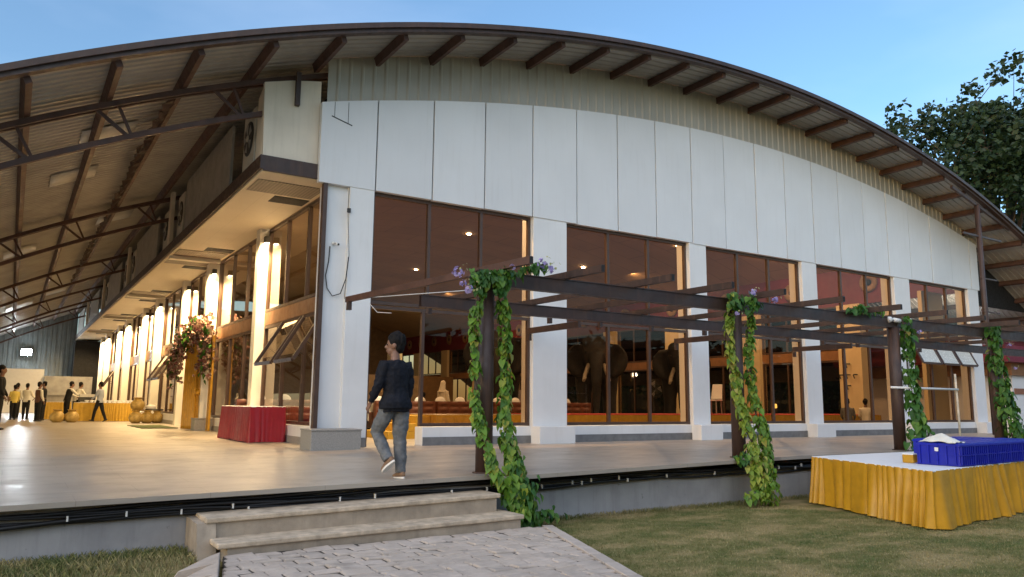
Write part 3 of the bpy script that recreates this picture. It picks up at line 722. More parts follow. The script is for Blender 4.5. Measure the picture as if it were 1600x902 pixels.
f2 = thing('floodlight', 'floodlight under the right hand eave glaring white onto the ribbed roof', 'lamp', (33.2,17.2,5.0))
m = MB(); m.box(32.95, 33.45, 17.0, 17.35, 4.75, 5.15); m.build('housing', M['acdark'], f2, bevel=.03)
m = MB(); m.box(33.0, 33.4, 17.04, 17.31, 5.151, 5.17); m.build('lens', M['cool'], f2)
m = MB(); m.bar((33.2,17.5,4.9), (33.2,18.6,4.9), .06, .06); m.bar((33.2,18.6,T), (33.2,18.6,6.2), .09, .09); m.build('stand', M['brown'], f2)
spot('eave_flood_beam', (33.2,17.5,5.3), (32.6,21,6.6), 200, (.9,.96,1), 110)
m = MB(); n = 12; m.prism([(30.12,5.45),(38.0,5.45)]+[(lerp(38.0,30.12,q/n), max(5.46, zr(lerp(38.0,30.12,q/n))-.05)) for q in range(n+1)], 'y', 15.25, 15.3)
m.build('eave_dark_sheet', M['dark'], hall)  # added black sheet standing in for the darkness under the right eave
# annex on the right
an = thing('annex', 'small white outbuilding with a maroon roof at the right edge', 'building', (37,18,.6))
m = MB(); m.box(33.9, 43, 15.5, 22, .3, 2.85); m.build('wall', M['white'], an)
m = MB(); m.box(33.5, 43, 15.3, 22.2, 2.852, 3.33); m.build('eave_beam', M['beamw'], an)
m = MB(); m.hexa([(32.4,14.9,3.34),(44,14.9,3.34),(44,22.5,3.34),(32.4,22.5,3.34),(32.25,14.9,3.98),(44,14.9,3.98),(44,22.5,3.98),(32.25,22.5,3.98)])
m.hexa([(32.7,15.1,3.982),(44,15.1,3.982),(44,22.3,3.982),(32.7,22.3,3.982),(36,18,5.15),(42,18,5.15),(42,19,5.15),(36,19,5.15)]); m.build('roof', M['annexroof'], an)
m = MB(); m.box(34.0, 35.2, 15.45, 15.495, 2.1, 2.33); m.build('sign', M['sign'], an)
# dark trees and shrubs beyond the hall, seen through the glass and past the eave
def leaf_cloud(m, rnd, c, r, n, size, flat=.55):
    for _ in range(n):
        while True:
            p = Vector((rnd.uniform(-1,1), rnd.uniform(-1,1), rnd.uniform(-1,1)))
            if p.length < 1: break
        p = Vector(c)+Vector((p.x*r[0], p.y*r[1], p.z*r[2])); s = size*rnd.uniform(.6, 1.3)
        a = Vector((rnd.uniform(-1,1), rnd.uniform(-1,1), rnd.uniform(-.9,.5))).normalized(); b = a.orthogonal().normalized()
        b = (Matrix.Rotation(rnd.uniform(0, 6.28), 3, a) @ b)*s*.36; a = a*s
        m.add([p-a*.5, p-a*.05+b, p+a*.5, p-a*.05-b], [(0,1,2,3)])
def tree(name, label, base, h, crown_r, nclump, leaves, size, seed, crown_c=None, group=None):
    rnd = random.Random(seed); t = thing(name, label, 'tree', base, group=group); B = Vector(base)
    tr = MB(); cc = B+Vector(crown_c or (0,0,h*.62)); forks = []
    top = B+Vector((rnd.uniform(-.3,.3), rnd.uniform(-.3,.3), h*.38))
    tr.tube([B, B+(top-B)*.5+Vector((.1,.05,0)), top], [h*.026, h*.021, h*.017], 9)
    lf = MB()
    for i in range(nclump):
        while True:
            p = Vector((rnd.uniform(-1,1), rnd.uniform(-1,1), rnd.uniform(-.8,1)))
            if .35 < p.length < 1: break
        e = cc+Vector((p.x*crown_r[0], p.y*crown_r[1], p.z*crown_r[2]))
        mid = lerp(top, e, .5)+Vector((0,0,-.06*h*rnd.random())); 
        tr.tube([top, mid, e], [h*.008, h*.0045, h*.0012], 5)
        cr_ = rnd.uniform(.055, .12)*h
        leaf_cloud(lf, rnd, e, (cr_, cr_, cr_*.62), leaves, size)
        for q in range(3):
            e2 = e+Vector((rnd.uniform(-1,1), rnd.uniform(-1,1), rnd.uniform(-.3,.8)))*cr_*1.5
            tr.tube([e, e2], [h*.0012, h*.0005], 4); leaf_cloud(lf, rnd, e2, (cr_*.35,)*3, leaves//9, size)
    tr.build('trunk', M['bark'], t); lf.build('crown', M['tree'], t, recalc=False); return t
tree('broadleaf_tree', 'tall dark leafy tree rising behind the right end of the curved roof', (67,31,0), 29, (13.5,9,10.5), 90, 480, .46, 4, crown_c=(3.5,0,16.6))
for i, (x, y, h) in enumerate([(42,24,5.5),(44,31,6.5),(43,38,5),(44,46,6.5),(43,55,6)]):
    rnd = random.Random(50+i); t = thing('shrub', 'dark shrub in the night garden seen through the right hand windows', 'shrub', (x,y,0), group='garden shrubs beyond the hall')
    lf = MB(); tr = MB()
    for q in range(9):
        e = Vector((x+rnd.uniform(-2.2,2.2), y+rnd.uniform(-2.8,2.8), rnd.uniform(.3,.85)*h)); tr.tube([(x,y,0), lerp(Vector((x,y,0)), e, .6)+Vector((0,0,.3)), e], [.09,.05,.02], 5)
        leaf_cloud(lf, rnd, e, (1.5,1.7,1.1), 150, .4)
    tr.build('stem', M['bark'], t); lf.build('foliage', M['tree'], t, recalc=False)
m = MB(); m.box(47, 47.3, -5, 75, 0, 5.6); tag(m.build('sky_block_wall', pm('dark_green_sheet', (.03,.035,.028), .8)), 'dark wall beyond the garden, added to block low sky behind the windows', 'wall')  # added to hide bright low sky seen through the right windows
for i, (x, y, h, s) in enumerate([(-16,-20,9,20),(-9,-24,8.5,21),(-3,-25,10,26),(4,-27,10,22),(11,-28,8,23),(18,-28,9,27),(25,-29,10,24),(32,-30,9,28)]):
    tree('garden_tree', 'tree on the far side of the lawn, mirrored dimly in the hall glass', (x,y,0), h, (h*.36,h*.36,h*.30), 16, 130, .5, s, group='trees mirrored in the glass')
for i, (x, y, h) in enumerate([(46,12,7),(44.5,23,7.5),(42.5,27,7),(49,17,8)]):
    rnd = random.Random(150+i); t = thing('shrub', 'dark bushy tree past the annex at the right edge', 'shrub', (x,y,0), group='bushes past the annex')
    lf = MB(); tr = MB()
    for q in range(16):
        e = Vector((x+rnd.uniform(-2.6,2.6), y+rnd.uniform(-3,3), rnd.uniform(.2,.9)*h)); tr.tube([(x,y,0), lerp(Vector((x,y,0)), e, .6)+Vector((0,0,.3)), e], [.12,.06,.02], 5)
        leaf_cloud(lf, rnd, e, (1.8,1.8,1.5), 240, .42)
    tr.build('stem', M['bark'], t); lf.build('foliage', M['tree'], t, recalc=False)
hd = thing('unseen_hedge', 'unseen leafy screen across the lawn, added to darken the glass reflections', 'unseen_hedge', (30,-16,0))  # added out of view to keep horizon glow off the front panes
hr_ = random.Random(77); m = MB(); lf = MB(); xx = -30
while xx < 110:
    hh = hr_.uniform(4.5, 7.5); leaf_cloud(lf, hr_, (xx, -16+hr_.uniform(-1,1), hh*.55), (3.4,1.6,hh*.5), 260, .7); m.tube([(xx,-16,0),(xx+.3,-16,hh*.5)], [.12,.05], 5); xx += 2.8
mm_ = MB(); mm_.box(-32, 112, -16.8, -15.6, 0, 5.2); mm_.build('core', M['tree'], hd); lf.build('foliage', M['tree'], hd, recalc=False)
# lanterns glowing in the garden seen through the right windows
for (x, y, z) in [(40,32,1.5),(40.5,33.4,1.2),(41,30.6,1.8),(40,27.2,1.4),(41.2,36,1.6)]:
    t = thing('garden_lantern', 'small glowing yellow lantern in the garden beyond the windows', 'lantern', (x,y,z), group='garden lanterns beyond the windows')
    m = MB(); m.lathe([(.02,.2),(.09,.15),(.10,-.03),(.07,-.08)], (x,y,z), 10); m.build('globe', emit('lantern_glow', (1,.75,.25), 2.2) if 'lg' not in M else M['lg'], t)
    if 'lg' not in M: M['lg'] = bpy.data.materials['lantern_glow']
    m = MB(); m.tube([(x,y,0),(x,y,z-.1)], .03, 6); m.build('post', M['acdark'], t)

# tall steel post holding the roof corner, its stays
tp = thing('roof_post', 'tall thin brown steel post rising to the right end of the roof', 'post', (27.45,13.2,T))
m = MB(); m.tube([(27.45,13.2,T),(27.45,13.2,zr(27.45)-.25)], .085, 10); m.build('shaft', M['rafter'], tp)
m = MB(); m.bar((25.9,13.2,zr(25.9)-.30), (29.6,13.2,zr(29.6)-.14), .08, .1); m.bar((26.4,13.2,7.35), (28.9,13.2,7.35), .06, .06); m.build('cross_arm', M['rafter'], tp)
m = MB()
for z in (5.9,4.75): m.bar((27.3,13.2,z), (28.4,13.2,z), .04, .04)
m.build('peg', M['rafter'], tp)

# ================================================================== PERGOLA
pg = thing('pergola', 'rusty brown steel pergola of tube rafters on round posts before the glass front', 'pergola', (11.5,10.5,T))
def pt(name, mb, mat, **k): return mb.build(name, M[mat], pg, **k)
for x in (5.2,10.0,14.55,18.35):
    m = MB(); m.tube([(x,8.75,tz(x,8.75)-.02),(x,8.75,3.07)], .112 if x < 15 else .09, 18); m.lathe([(.15,0),(.15,.012)], (x,8.75,tz(x,8.75)), 14); pt('post', m, 'rafter')
m = MB(); m.tube([(18.6,8.75,tz(18.6,8.75)),(18.6,8.75,3.3)], .06, 12); pt('post', m, 'rafter')
for x in (9.7,14.6,19.0):
    m = MB(); m.tube([(x,12.6,T+.01),(x,12.6,3.07)], .07, 12)
def ibeam(x0, x1, y, z0, z1):
    m = MB(); m.box(x0, x1, y-.06, y+.06, z0, z0+.014); m.box(x0, x1, y-.06, y+.06, z1-.014, z1); m.box(x0, x1, y-.045, y-.03, z0+.0141, z1-.0141); m.box(x0, x1, y+.03, y+.045, z0+.0141, z1-.0141); return m
pt('front_beam', ibeam(5.05, 24, 8.75, 3.075, 3.275), 'brown')
pt('back_beam', ibeam(5.5, 26, 11.36, 3.075, 3.275), 'brown')
RX = [(5.40,4.88,7.98,13.05),(6.52,6.3,7.92,12.75),(7.80,7.7,7.92,12.75),(9.02,9.0,7.90,12.75),(10.22,10.3,7.90,12.75),(11.72,11.75,7.88,12.75),(13.45,13.4,7.90,12.75),(14.9,14.9,7.85,12.75),(16.4,16.4,7.9,12.75),(17.8,17.8,7.9,12.75),(19.3,19.3,7.95,12.75),(20.8,20.8,7.95,12.75),(22.3,22.3,7.95,12.75)]
for i, (xa, xb, ya, yb) in enumerate(RX):
    m = MB(); m.bar((xa, ya, 3.326), (xb, yb, 3.326), .065, .098); o = pt('rafter', m, 'rafter' if i else 'rust')
    m = MB(); d = .0; m.bar((xa, ya-.003, 3.326), (xa, ya-.001, 3.326), .05, .082); m.build('open_end', M['gap'], o)
    m = MB(); m.bar((xb, yb-.12, 3.28), (xb, yb-.12, 3.13), .07, .09); m.build('hanger', M['brown'], o)
for x in (9.75,14.3,19.0):
    m = MB(); m.bar((x, 12.62, 3.16), (x, 14.5, 3.16), .07, .13); m.bar((x, 14.46, 3.09), (x, 14.46, 2.94), .06, .08); pt('tie_bar', m, 'brown')
m = MB(); m.tube([(5.36,14.55,3.53),(5.6,12,3.36),(6.0,10.2,3.27),(5.9,9.2,3.25),(5.1,8.5,3.2)], .006, 5); m.tube([(5.25,12.9,3.27),(5.32,12.7,3.1),(5.5,12.5,3.08)], .006, 5); pt('loose_wire', m, 'clip')
# ---- vines
def leaf(m, p, size, out, rnd):
    """one heart shaped, folded, hanging leaf"""
    out = Vector(out).normalized(); down = Vector((rnd.uniform(-.45,.45), rnd.uniform(-.45,.45), -1))+out*rnd.uniform(.1,.8); down.normalize()
    side = down.cross(out); side = side.normalized() if side.length > .01 else Vector((1,0,0)); nrm = side.cross(down).normalized()
    f = rnd.uniform(.06, .3)*size; p = Vector(p); w_ = size*rnd.uniform(.36, .46)
    tip = p+down*size; q = [p, p+down*.02*size-nrm*0, p-side*w_*.75-down*.10*size+nrm*f*.5, p-side*w_+down*.22*size+nrm*f, p-side*w_*.62+down*.62*size+nrm*f*.6, tip-nrm*f*.5,
         p+side*w_*.62+down*.62*size+nrm*f*.6, p+side*w_+down*.22*size+nrm*f, p+side*w_*.75-down*.10*size+nrm*f*.5, p+down*.5*size]
    m.add(q, [(0,2,3),(0,3,9),(3,4,9),(4,5,9),(5,6,9),(6,7,9),(7,0,9),(0,7,8)], True)
def bez(pts, t):
    n = len(pts)-1; i = min(int(t*n), n-1); u = t*n-i; P = lambda j: Vector(pts[max(0, min(n, j))])
    a, b, c, d = P(i-1), P(i), P(i+1), P(i+2)
    return .5*((2*b)+(c-a)*u+(2*a-5*b+4*c-d)*u*u+(3*b-a-3*c+d)*u**3)
def petals(m, c, r, n, rnd, size=.028):
    for _ in range(n):
        d = Vector((rnd.gauss(0,1), rnd.gauss(0,1), rnd.gauss(0,1))).normalized(); p = Vector(c)+d*r*rnd.uniform(.4,1); s = size*rnd.uniform(.7,1.3)
        a = d.orthogonal().normalized(); b = d.cross(a); k0 = rnd.random()*6
        for k in range(5):
            t = k0+k*1.2566; u = (a*math.cos(t)+b*math.sin(t))*s; v = (a*math.cos(t+.63)+b*math.sin(t+.63))*s*.6; w2 = (a*math.cos(t-.63)+b*math.sin(t-.63))*s*.6
            m.add([p, p+w2+d*.006, p+u+d*.002, p+v+d*.006], [(0,1,2,3)])
def vine(label, strands, loc, flowers, mats, seed, base=None, dens=2.0, lsize=.096):
    rnd = random.Random(seed); t = thing('climbing_vine', label, 'vine', loc); stm = MB(); lfs = {k: MB() for k in ('vine','vinedk','vinepale')}
    for (pts, r0, r1, mt) in strands:
        L = sum((Vector(pts[i+1])-Vector(pts[i])).length for i in range(len(pts)-1))
        for j in range(3):
            ph = rnd.random()*6; stm.tube([bez(pts, i/26)+Vector((math.cos(i*.6+ph), math.sin(i*.6+ph), 0))*.035 for i in range(27)], .009, 5)
        n = int(L*165*dens*(r0+r1)/.2)
        gph = rnd.random()*6
        for i in range(n):
            u = rnd.random()
            if math.sin(u*23+gph)+.7*math.sin(u*51+gph*2) < -.75 and rnd.random() < .7: continue
            rad = lerp(r0, r1, u**1.6)*rnd.uniform(.55, 1.08); c = bez(pts, u); a = rnd.uniform(0, 6.283)
            if rnd.random() < .72: a = -math.pi/2+rnd.gauss(0, .95)
            o = Vector((math.cos(a), math.sin(a), rnd.uniform(-.1,.35)))
            if rnd.random() < .05: rad *= 1.6
            leaf(lfs[mt if rnd.random() < .82 else rnd.choice(mats)], c+Vector((o.x, o.y, 0))*rad+Vector((0,0,rnd.uniform(-.03,.05))), lsize*rnd.choice([.45,.6,.8,.95,1.1,1.3])*rnd.uniform(.9,1.1), o, rnd)
    if base:
        for (c, r, n, mt) in base:
            for _ in range(n):
                d = Vector((rnd.gauss(0,.5), rnd.gauss(0,.35), rnd.gauss(0,.5))); p = Vector((c[0]+d.x*r[0], c[1]+d.y*r[1], max(.06, c[2]+d.z*r[2])))
                if p.y > 8.55 and p.z < .6: p.y = 8.55
                leaf(lfs[mt if rnd.random() < .85 else rnd.choice(mats)], p, lsize*rnd.uniform(.7,1.3), (d.x*.6, -1, .2), rnd)
    stm.build('stem', M['bark'], t)
    for k, mb in lfs.items():
        if mb.v: mb.build('foliage', M[k], t, recalc=False)
    for (c, r, n) in flowers:
        m = MB(); petals(m, c, r, n, rnd); m.build('flower_cluster', M['petal'], t, recalc=False)
        m = MB(); petals(m, Vector(c)+Vector((.07,.0,.03)), r*1.5, max(3, n//3), rnd, .018); m.build('bud_cluster', M['bud'], t, recalc=False)
        stm2 = MB(); stm2.tube([Vector(c)+Vector((.03,.15,-.03)), Vector(c)], .004, 4); stm2.build('twig', M['bark'], t)
V = {'v1L': [(5.12, 8.62, 3.17), (5.05, 8.62, 2.97), (4.96, 8.62, 2.59), (4.95, 8.62, 2.09), (4.98, 8.62, 1.61), (4.98, 8.52, 1.29), (5.04, 8.42, 0.98), (5.12, 8.32, 0.67), (5.25, 8.22, 0.4), (5.34, 8.12, 0.18)],
'v1R': [(5.27, 8.62, 3.21), (5.37, 8.62, 2.87), (5.4, 8.62, 2.45), (5.42, 8.62, 1.94), (5.38, 8.57, 1.45), (5.37, 8.46, 1.13), (5.4, 8.35, 0.81), (5.42, 8.23, 0.51), (5.4, 8.12, 0.22)],
'v2L': [(9.8, 8.62, 3.31), (9.73, 8.62, 2.9), (9.7, 8.62, 2.49), (9.81, 8.62, 1.98), (9.84, 8.57, 1.57), (9.84, 8.46, 1.22), (9.84, 8.35, 0.87), (9.83, 8.23, 0.49), (9.75, 8.12, 0.17)],
'v2R': [(10.21, 8.62, 3.31), (10.22, 8.62, 2.94), (10.16, 8.62, 2.4), (10.18, 8.62, 1.88), (10.17, 8.51, 1.47), (10.14, 8.38, 1.07), (10.05, 8.25, 0.68), (9.9, 8.12, 0.31)],
'v3': [(14.73, 8.62, 3.3), (14.77, 8.62, 2.86), (14.8, 8.62, 2.36), (14.82, 8.62, 1.73), (14.7, 8.5, 1.36), (14.58, 8.39, 0.95), (14.35, 8.27, 0.78)],
'v4': [(18.11, 8.62, 3.32), (18.15, 8.62, 2.89), (18.22, 8.62, 2.33), (18.3, 8.60, 1.77), (18.4, 8.55, 1.36), (18.5, 8.5, .72)]}
vine('double strand green vine on the nearest post by the steps, with lilac flowers', [(V['v1L'], .042, .075, 'vine'), (V['v1R'], .05, .11, 'vine'), ([(4.75,8.4,3.10),(5.1,8.6,3.2),(5.4,8.55,3.22),(5.85,8.35,3.36)], .05, .05, 'vinedk')], (5.35,8.2,0),
     [((4.55,8.35,3.13),.075,20), ((4.68,8.3,2.93),.07,18), ((4.60,8.3,2.99),.04,8), ((5.80,8.3,3.36),.085,22), ((5.93,8.3,3.31),.06,12), ((5.33,8.3,3.27),.04,6)], ['vine','vinedk','vinepale'], 1,
     base=[((5.40,8.15,.30),(.20,.12,.34),230,'vinedk'), ((5.30,8.2,.55),(.16,.10,.25),90,'vine'), ((5.78,8.2,.14),(.22,.1,.12),26,'vinedk'), ((5.0,8.55,3.1),(.14,.1,.14),50,'vinedk'), ((5.3,8.5,3.1),(.12,.1,.18),60,'vinedk')])
vine('yellow green vine on the second pergola post above the lawn', [(V['v2L'], .042, .10, 'vinepale'), (V['v2R'], .038, .10, 'vine')], (9.9,8.2,0),
     [((10.05,8.4,3.36),.06,14), ((10.55,8.35,3.27),.06,12), ((9.6,8.35,2.98),.04,6)], ['vine','vinepale'], 2,
     base=[((9.85,8.2,.50),(.26,.1,.26),120,'vinepale'), ((9.85,8.15,.18),(.36,.1,.16),70,'vine'), ((9.55,8.3,.75),(.1,.1,.1),22,'vinedk'), ((9.75,8.5,3.2),(.16,.1,.14),60,'vinedk'), ((10.2,8.5,3.2),(.12,.1,.12),40,'vinedk')])
vine('dark green vine hanging right of the third post behind the blue crates', [(V['v3'], .09, .17, 'vinedk'), ([(13.0,8.6,3.33),(13.4,8.62,3.36),(13.9,8.62,3.34)], .05, .05, 'vinedk')], (14.7,8.4,.7), [((14.95,8.45,3.0),.05,8)], ['vine','vinedk'], 3, base=[((14.5,8.4,.85),(.2,.1,.22),50,'vinedk')], dens=.7, lsize=.14)
vine('thick green vine on the fourth post near the right edge', [(V['v4'], .12, .24, 'vinedk')], (18.4,8.5,.7), [((18.3,8.35,2.9),.04,6), ((18.45,8.35,2.4),.04,6)], ['vine','vinedk'], 4, dens=.75, lsize=.13)
# cameras and small wires
def seccam(label, loc, d, s=1.0):
    t = thing('security_camera', label, 'camera', loc); p = Vector(loc); d = Vector(d).normalized()
    m = MB(); m.tube([p, p+d*.05*s], .05*s, 12); m.build('mount', M['clip'], t)
    m = MB(); m.tube([p+d*.05*s, p+d*.12*s], .018*s, 8); m.build('bracket', M['clip'], t)
    m = MB(); m.tube([p+d*.12*s+Vector((0,0,-.005)), p+d*.26*s+Vector((0,0,-.03))], .038*s, 12); m.build('body', M['clip'], t)
    m = MB(); m.tube([p+d*.262*s+Vector((0,0,-.03)), p+d*.27*s+Vector((0,0,-.031))], .028*s, 10); m.build('lens', M['gap'], t)
seccam('white bullet camera on a ball mount atop the third pergola post', (14.30,8.68,3.22), (1,-.25,.05), 1.1)
seccam('small pale camera halfway up the corner pier with a dangling wire', (5.17,14.71,4.67), (.2,-1,-.1), .75)
t = thing('junction_box', 'tiny dark junction box high on the corner pier', 'box', (5.42,14.58,5.35))
m = MB(); m.box(5.385, 5.455, 14.56, 14.605, 5.31, 5.40); m.build('casing', M['acdark'], t, bevel=.006)
m = MB(); m.tube([(5.41,14.585,5.84),(5.40,14.58,5.35),(5.46,14.58,4.43),(5.42,14.58,3.95),(5.40,14.58,3.55)], .006, 5); m.build('wire', M['acdark'], t)
m = MB(); m.tube([(5.1,14.70,4.6),(5.08,14.68,4.3),(5.03,14.68,4.0),(5.07,14.68,3.75),(5.18,14.67,3.60),(5.34,14.66,3.66),(5.41,14.575,3.95),(5.45,14.575,4.4)], .011, 6); tag(m.build('camera_wire', M['acdark']), 'looping dark wire hanging on the corner pier below the small camera', 'wire')
# air conditioners along the fascia
def make_ac():
    t = thing('air_conditioner', 'outdoor air conditioner nearest the corner of the fascia ledge', 'air conditioner', (0,0,0), group='air conditioners along the fascia ledge', local=True)
    m = MB(); m.box(0, .34, -.46, .46, 0, 1.3); m.build('casing', M['acbody'], t, bevel=.015)
    m = MB()
    f = [(-z, x_, y_) for x_, y_, z in MB().lathe([(.36,0),(.36,.012),(.33,.02),(.33,.0)], n=28).v]; mm_ = MB().lathe([(.37,0),(.37,.012),(.33,.025),(.05,.012)], n=28)
    m.add([(-z-.001, x_, y_+.72) for x_, y_, z in mm_.v], mm_.f, True); go = m.build('fan_grille', M['acdark'], t)
    m = MB()
    for k in range(5):
        a = k*1.2566; m.add([(-.03, .06*math.cos(a), .72+.06*math.sin(a)), (-.035, .31*math.cos(a-.3), .72+.31*math.sin(a-.3)), (-.03, .31*math.cos(a+.35), .72+.31*math.sin(a+.35))], [(0,1,2)])
    m.build('fan_blade', M['galv'], go, solid=.004)
    m = MB(); m.tube([(-.045,0,.72),(-.025,0,.72)], .07, 12); m.build('fan_hub', M['acbody'], go)
    return t
ac = make_ac(); first = True
for k in range(5):
    for dy, nm in ((1.15,'first'),(8.95,'second')):
        if k == 4 and dy > 5: continue
        y = AY[k]+dy
        lab = ['on the ledge beside the cream corner box','beyond the first big grey duct sheet'][0 if dy < 5 else 1] if k == 0 else None
        L_ = ('dusty outdoor air conditioner %s' % lab) if lab else 'dusty outdoor air conditioner further along the fascia ledge'
        if first: ac.location = (3.74, y, 6.24); ac['label'] = L_; first = False; 
        else:
            c = dup(ac, (3.74, y, 6.24), label=L_)

# ================================================================== TABLES
def skirt(m, poly, ztop, zbot, amp=.022, wl=.085, seed=0, flare=.03, closed=True, step=.016):
    rnd = random.Random(seed); P = [Vector((x, y)) for x, y in poly]; n = len(P); pts = []
    for i in range(n if closed else n-1):
        a, b = P[i], P[(i+1) % n]; L = (b-a).length; k = max(2, int(L/step)); d = (b-a)/L; nr = Vector((d.y, -d.x))
        for j in range(k): pts.append((a+(b-a)*j/k, nr, min(j, k-j)*L/k))
    if not closed: pts.append((P[-1], nr, 0))
    ph = 0; rows = [[] for _ in range(9)]; lvl = [0, .05, .12, .25, .4, .55, .7, .85, 1]; big = [rnd.random()*6 for _ in range(6)]
    for i, (p, nr, ed) in enumerate(pts):
        s = i*step; ph += step/wl*6.283*(1+.5*math.sin(s*3.1+big[0])+.4*math.sin(s*7.7+big[1])+.25*math.sin(s*17+big[5])); A = amp*(.75+.45*math.sin(s*2.3+big[2])+.3*math.sin(s*9.1+big[4])); ke = min(1, ed/.04)
        if closed and ed < 1e-6: nr = Vector((0,0))
        for r, u in enumerate(lvl):
            off = A*(.22+.78*u)*(2*abs(math.sin(.5*ph+.35*math.sin(s*4+u*2.2+big[3])))**.8-1.1)*(.15+.85*ke)+flare*u+flare*.7*u*u*math.sin(s*3.7+big[5])*ke
            z = lerp(ztop, zbot(p.x, p.y) if callable(zbot) else zbot, u); sh = .012*math.sin(s*5+big[4])*u if u == 1 else 0
            rows[r].append((p.x+nr.x*off, p.y+nr.y*off, z+abs(sh)))
    if closed:
        for r in rows: r.append(r[0])
    m.sheet(rows); return m
def table(label, poly, ztop, zbot, mat, top='tablewhite', amp=.022, wl=.085, seed=1, cat='table', group=None, topz=.022, name='skirted_table'):
    c = Vector((sum(p[0] for p in poly)/len(poly), sum(p[1] for p in poly)/len(poly), zbot if not callable(zbot) else T))
    t = thing(name, label, cat, c, group=group)
    area = sum(poly[i][0]*poly[(i+1) % len(poly)][1]-poly[(i+1) % len(poly)][0]*poly[i][1] for i in range(len(poly)))
    if area < 0: poly = poly[::-1]
    m = MB(); m.prism(poly, 'z', ztop-topz, ztop); m.build('table_top', M[top], t, bevel=.008)
    m = MB(); skirt(m, poly, ztop-.006, zbot, amp, wl, seed); m.build('skirt', M[mat], t)
    m = MB()
    for (x, y) in poly:
        q = Vector((x, y)).lerp(Vector(c[:2]), .12); m.box(q.x-.02, q.x+.02, q.y-.02, q.y+.02, (zbot if not callable(zbot) else T)+.001, ztop-topz-.002)
    m.build('leg', M['acdark'], t); return t
table('white topped table with a long gold pleated skirt standing on the lawn under blue crates', [(10.90,8.06),(9.84,5.52),(14.3,6.05),(14.3,8.1)], .735, .012, 'gold', amp=.066, wl=.19, seed=4)
table('red skirted table with a white top under the open awning windows', [(4.36,17.15),(5.12,17.15),(5.12,19.9),(4.36,19.9)], 1.42, T+.015, 'redcloth', amp=.024, wl=.10, seed=6)
# crates
def crate(w_, d_, h_):
    t = thing('plastic_crate', 'blue plastic crate', 'crate', (0,0,0), local=True)
    m = MB(); m.box(0, w_, 0, d_, 0, h_); sh = m.build('shell', M['blue'], t, bevel=.006)
    r_ = MB()
    for i in range(7):
        x = lerp(.03, w_-.03, i/6); r_.box(x-.01, x+.01, -.022, -.001, .02, h_-.03); r_.box(x-.008, x+.008, d_+.001, d_+.012, .02, h_-.03)
    for i in range(5):
        y = lerp(.05, d_-.05, i/4); r_.box(-.022, -.001, y-.01, y+.01, .02, h_-.03)
    r_.box(-.012, w_+.012, -.024, d_+.012, h_-.034, h_-.012); r_.box(-.01, w_+.01, -.02, d_+.01, h_*.5-.008, h_*.5+.008); r_.box(-.014, w_+.014, -.014, d_+.014, .006, .018); r_.build('rib', M['blue'], sh)
    b_ = MB()
    b_.box(.04, w_-.04, .03, d_-.03, h_+.001, h_+.008); b_.build('raised_base', M['blue'], t, bevel=.004); return t
cr0 = crate(.385, .59, .30); CG = 'upturned blue crates on the gold table'
spots = [(10.82,5.68,0),(11.235,5.715,.01),(11.655,5.755,-.01),(12.075,5.80,.015),(12.50,5.84,0),(12.93,5.88,.01),(13.36,5.93,0),(12.02,6.42,.01),(12.44,6.46,0),(12.87,6.50,0),(13.30,6.55,.01)]
for i, (x, y, rz) in enumerate(spots):
    lab = {0: 'blue crate at the near left corner of the row, white cloth lying on top', 1: 'blue crate second from the left in the front row on the gold table'}.get(i)
    if i == 0: cr0.location = (x, y, .737); cr0.rotation_euler = (0,0,rz); cr0['label'] = lab; cr0['group'] = CG
    else: dup(cr0, (x, y, .737), rz, lab or ('blue crate in the front row on the gold table, right of the first two' if i < 7 else 'blue crate in the rows behind, showing only its top'), CG)
m = MB(); rows = []; rnd = random.Random(8)
for i in range(15):
    r_ = []
    for j in range(15):
        u, v = i/14*2-1, j/14*2-1; rr = math.sqrt(u*u+v*v); z = 1.052+.085*max(0, 1-rr*rr*.9)*(1+.3*math.sin(u*5+1)*math.cos(v*4))+.008*math.sin(u*9+v*7)
        r_.append((10.98+u*.15*(1+.1*math.sin(v*4))+.04*v, 6.0+v*.27, z))
    rows.append(r_)
m.sheet(rows); tag(m.build('cloth', M['whshirt'], solid=.006), 'crumpled white cloth lying on the near left blue crate', 'cloth')
m = MB(); m.box(10.790, 10.7965, 5.95, 6.0, .93, .98); m.build('crate_label', M['clip']).parent = cr0
bpy.data.objects['crate_label'].location = (-10.82,-5.68,-.737)
t = thing('covered_box', 'small gold cloth covered box with a white lid beside the blue crates', 'box', (10.97,6.45,.737))
m = MB(); skirt(m, [(10.89,6.37),(11.05,6.37),(11.05,6.53),(10.89,6.53)], .85, .738, .008, .05, 3, flare=.006); m.build('cloth', M['gold'], t)
m = MB(); m.box(10.885, 11.055, 6.365, 6.535, .851, .868); m.build('lid', M['tablewhite'], t, bevel=.004)
# pole with tube
t = thing('light_pole', 'thin rust speckled pole with a white horizontal tube behind the crates', 'pole', (16.5,8.62,T))
m = MB(); m.tube([(16.5,8.62,tz(16.5,8.62)),(16.5,8.62,1.3),(16.47,8.62,2.22)], .022, 8); m.build('pole', M['pole'], t)
m = MB(); m.tube([(14.12,8.6,1.90),(16.5,8.595,1.90)], .022, 10); m.build('tube', M['clip'], t)
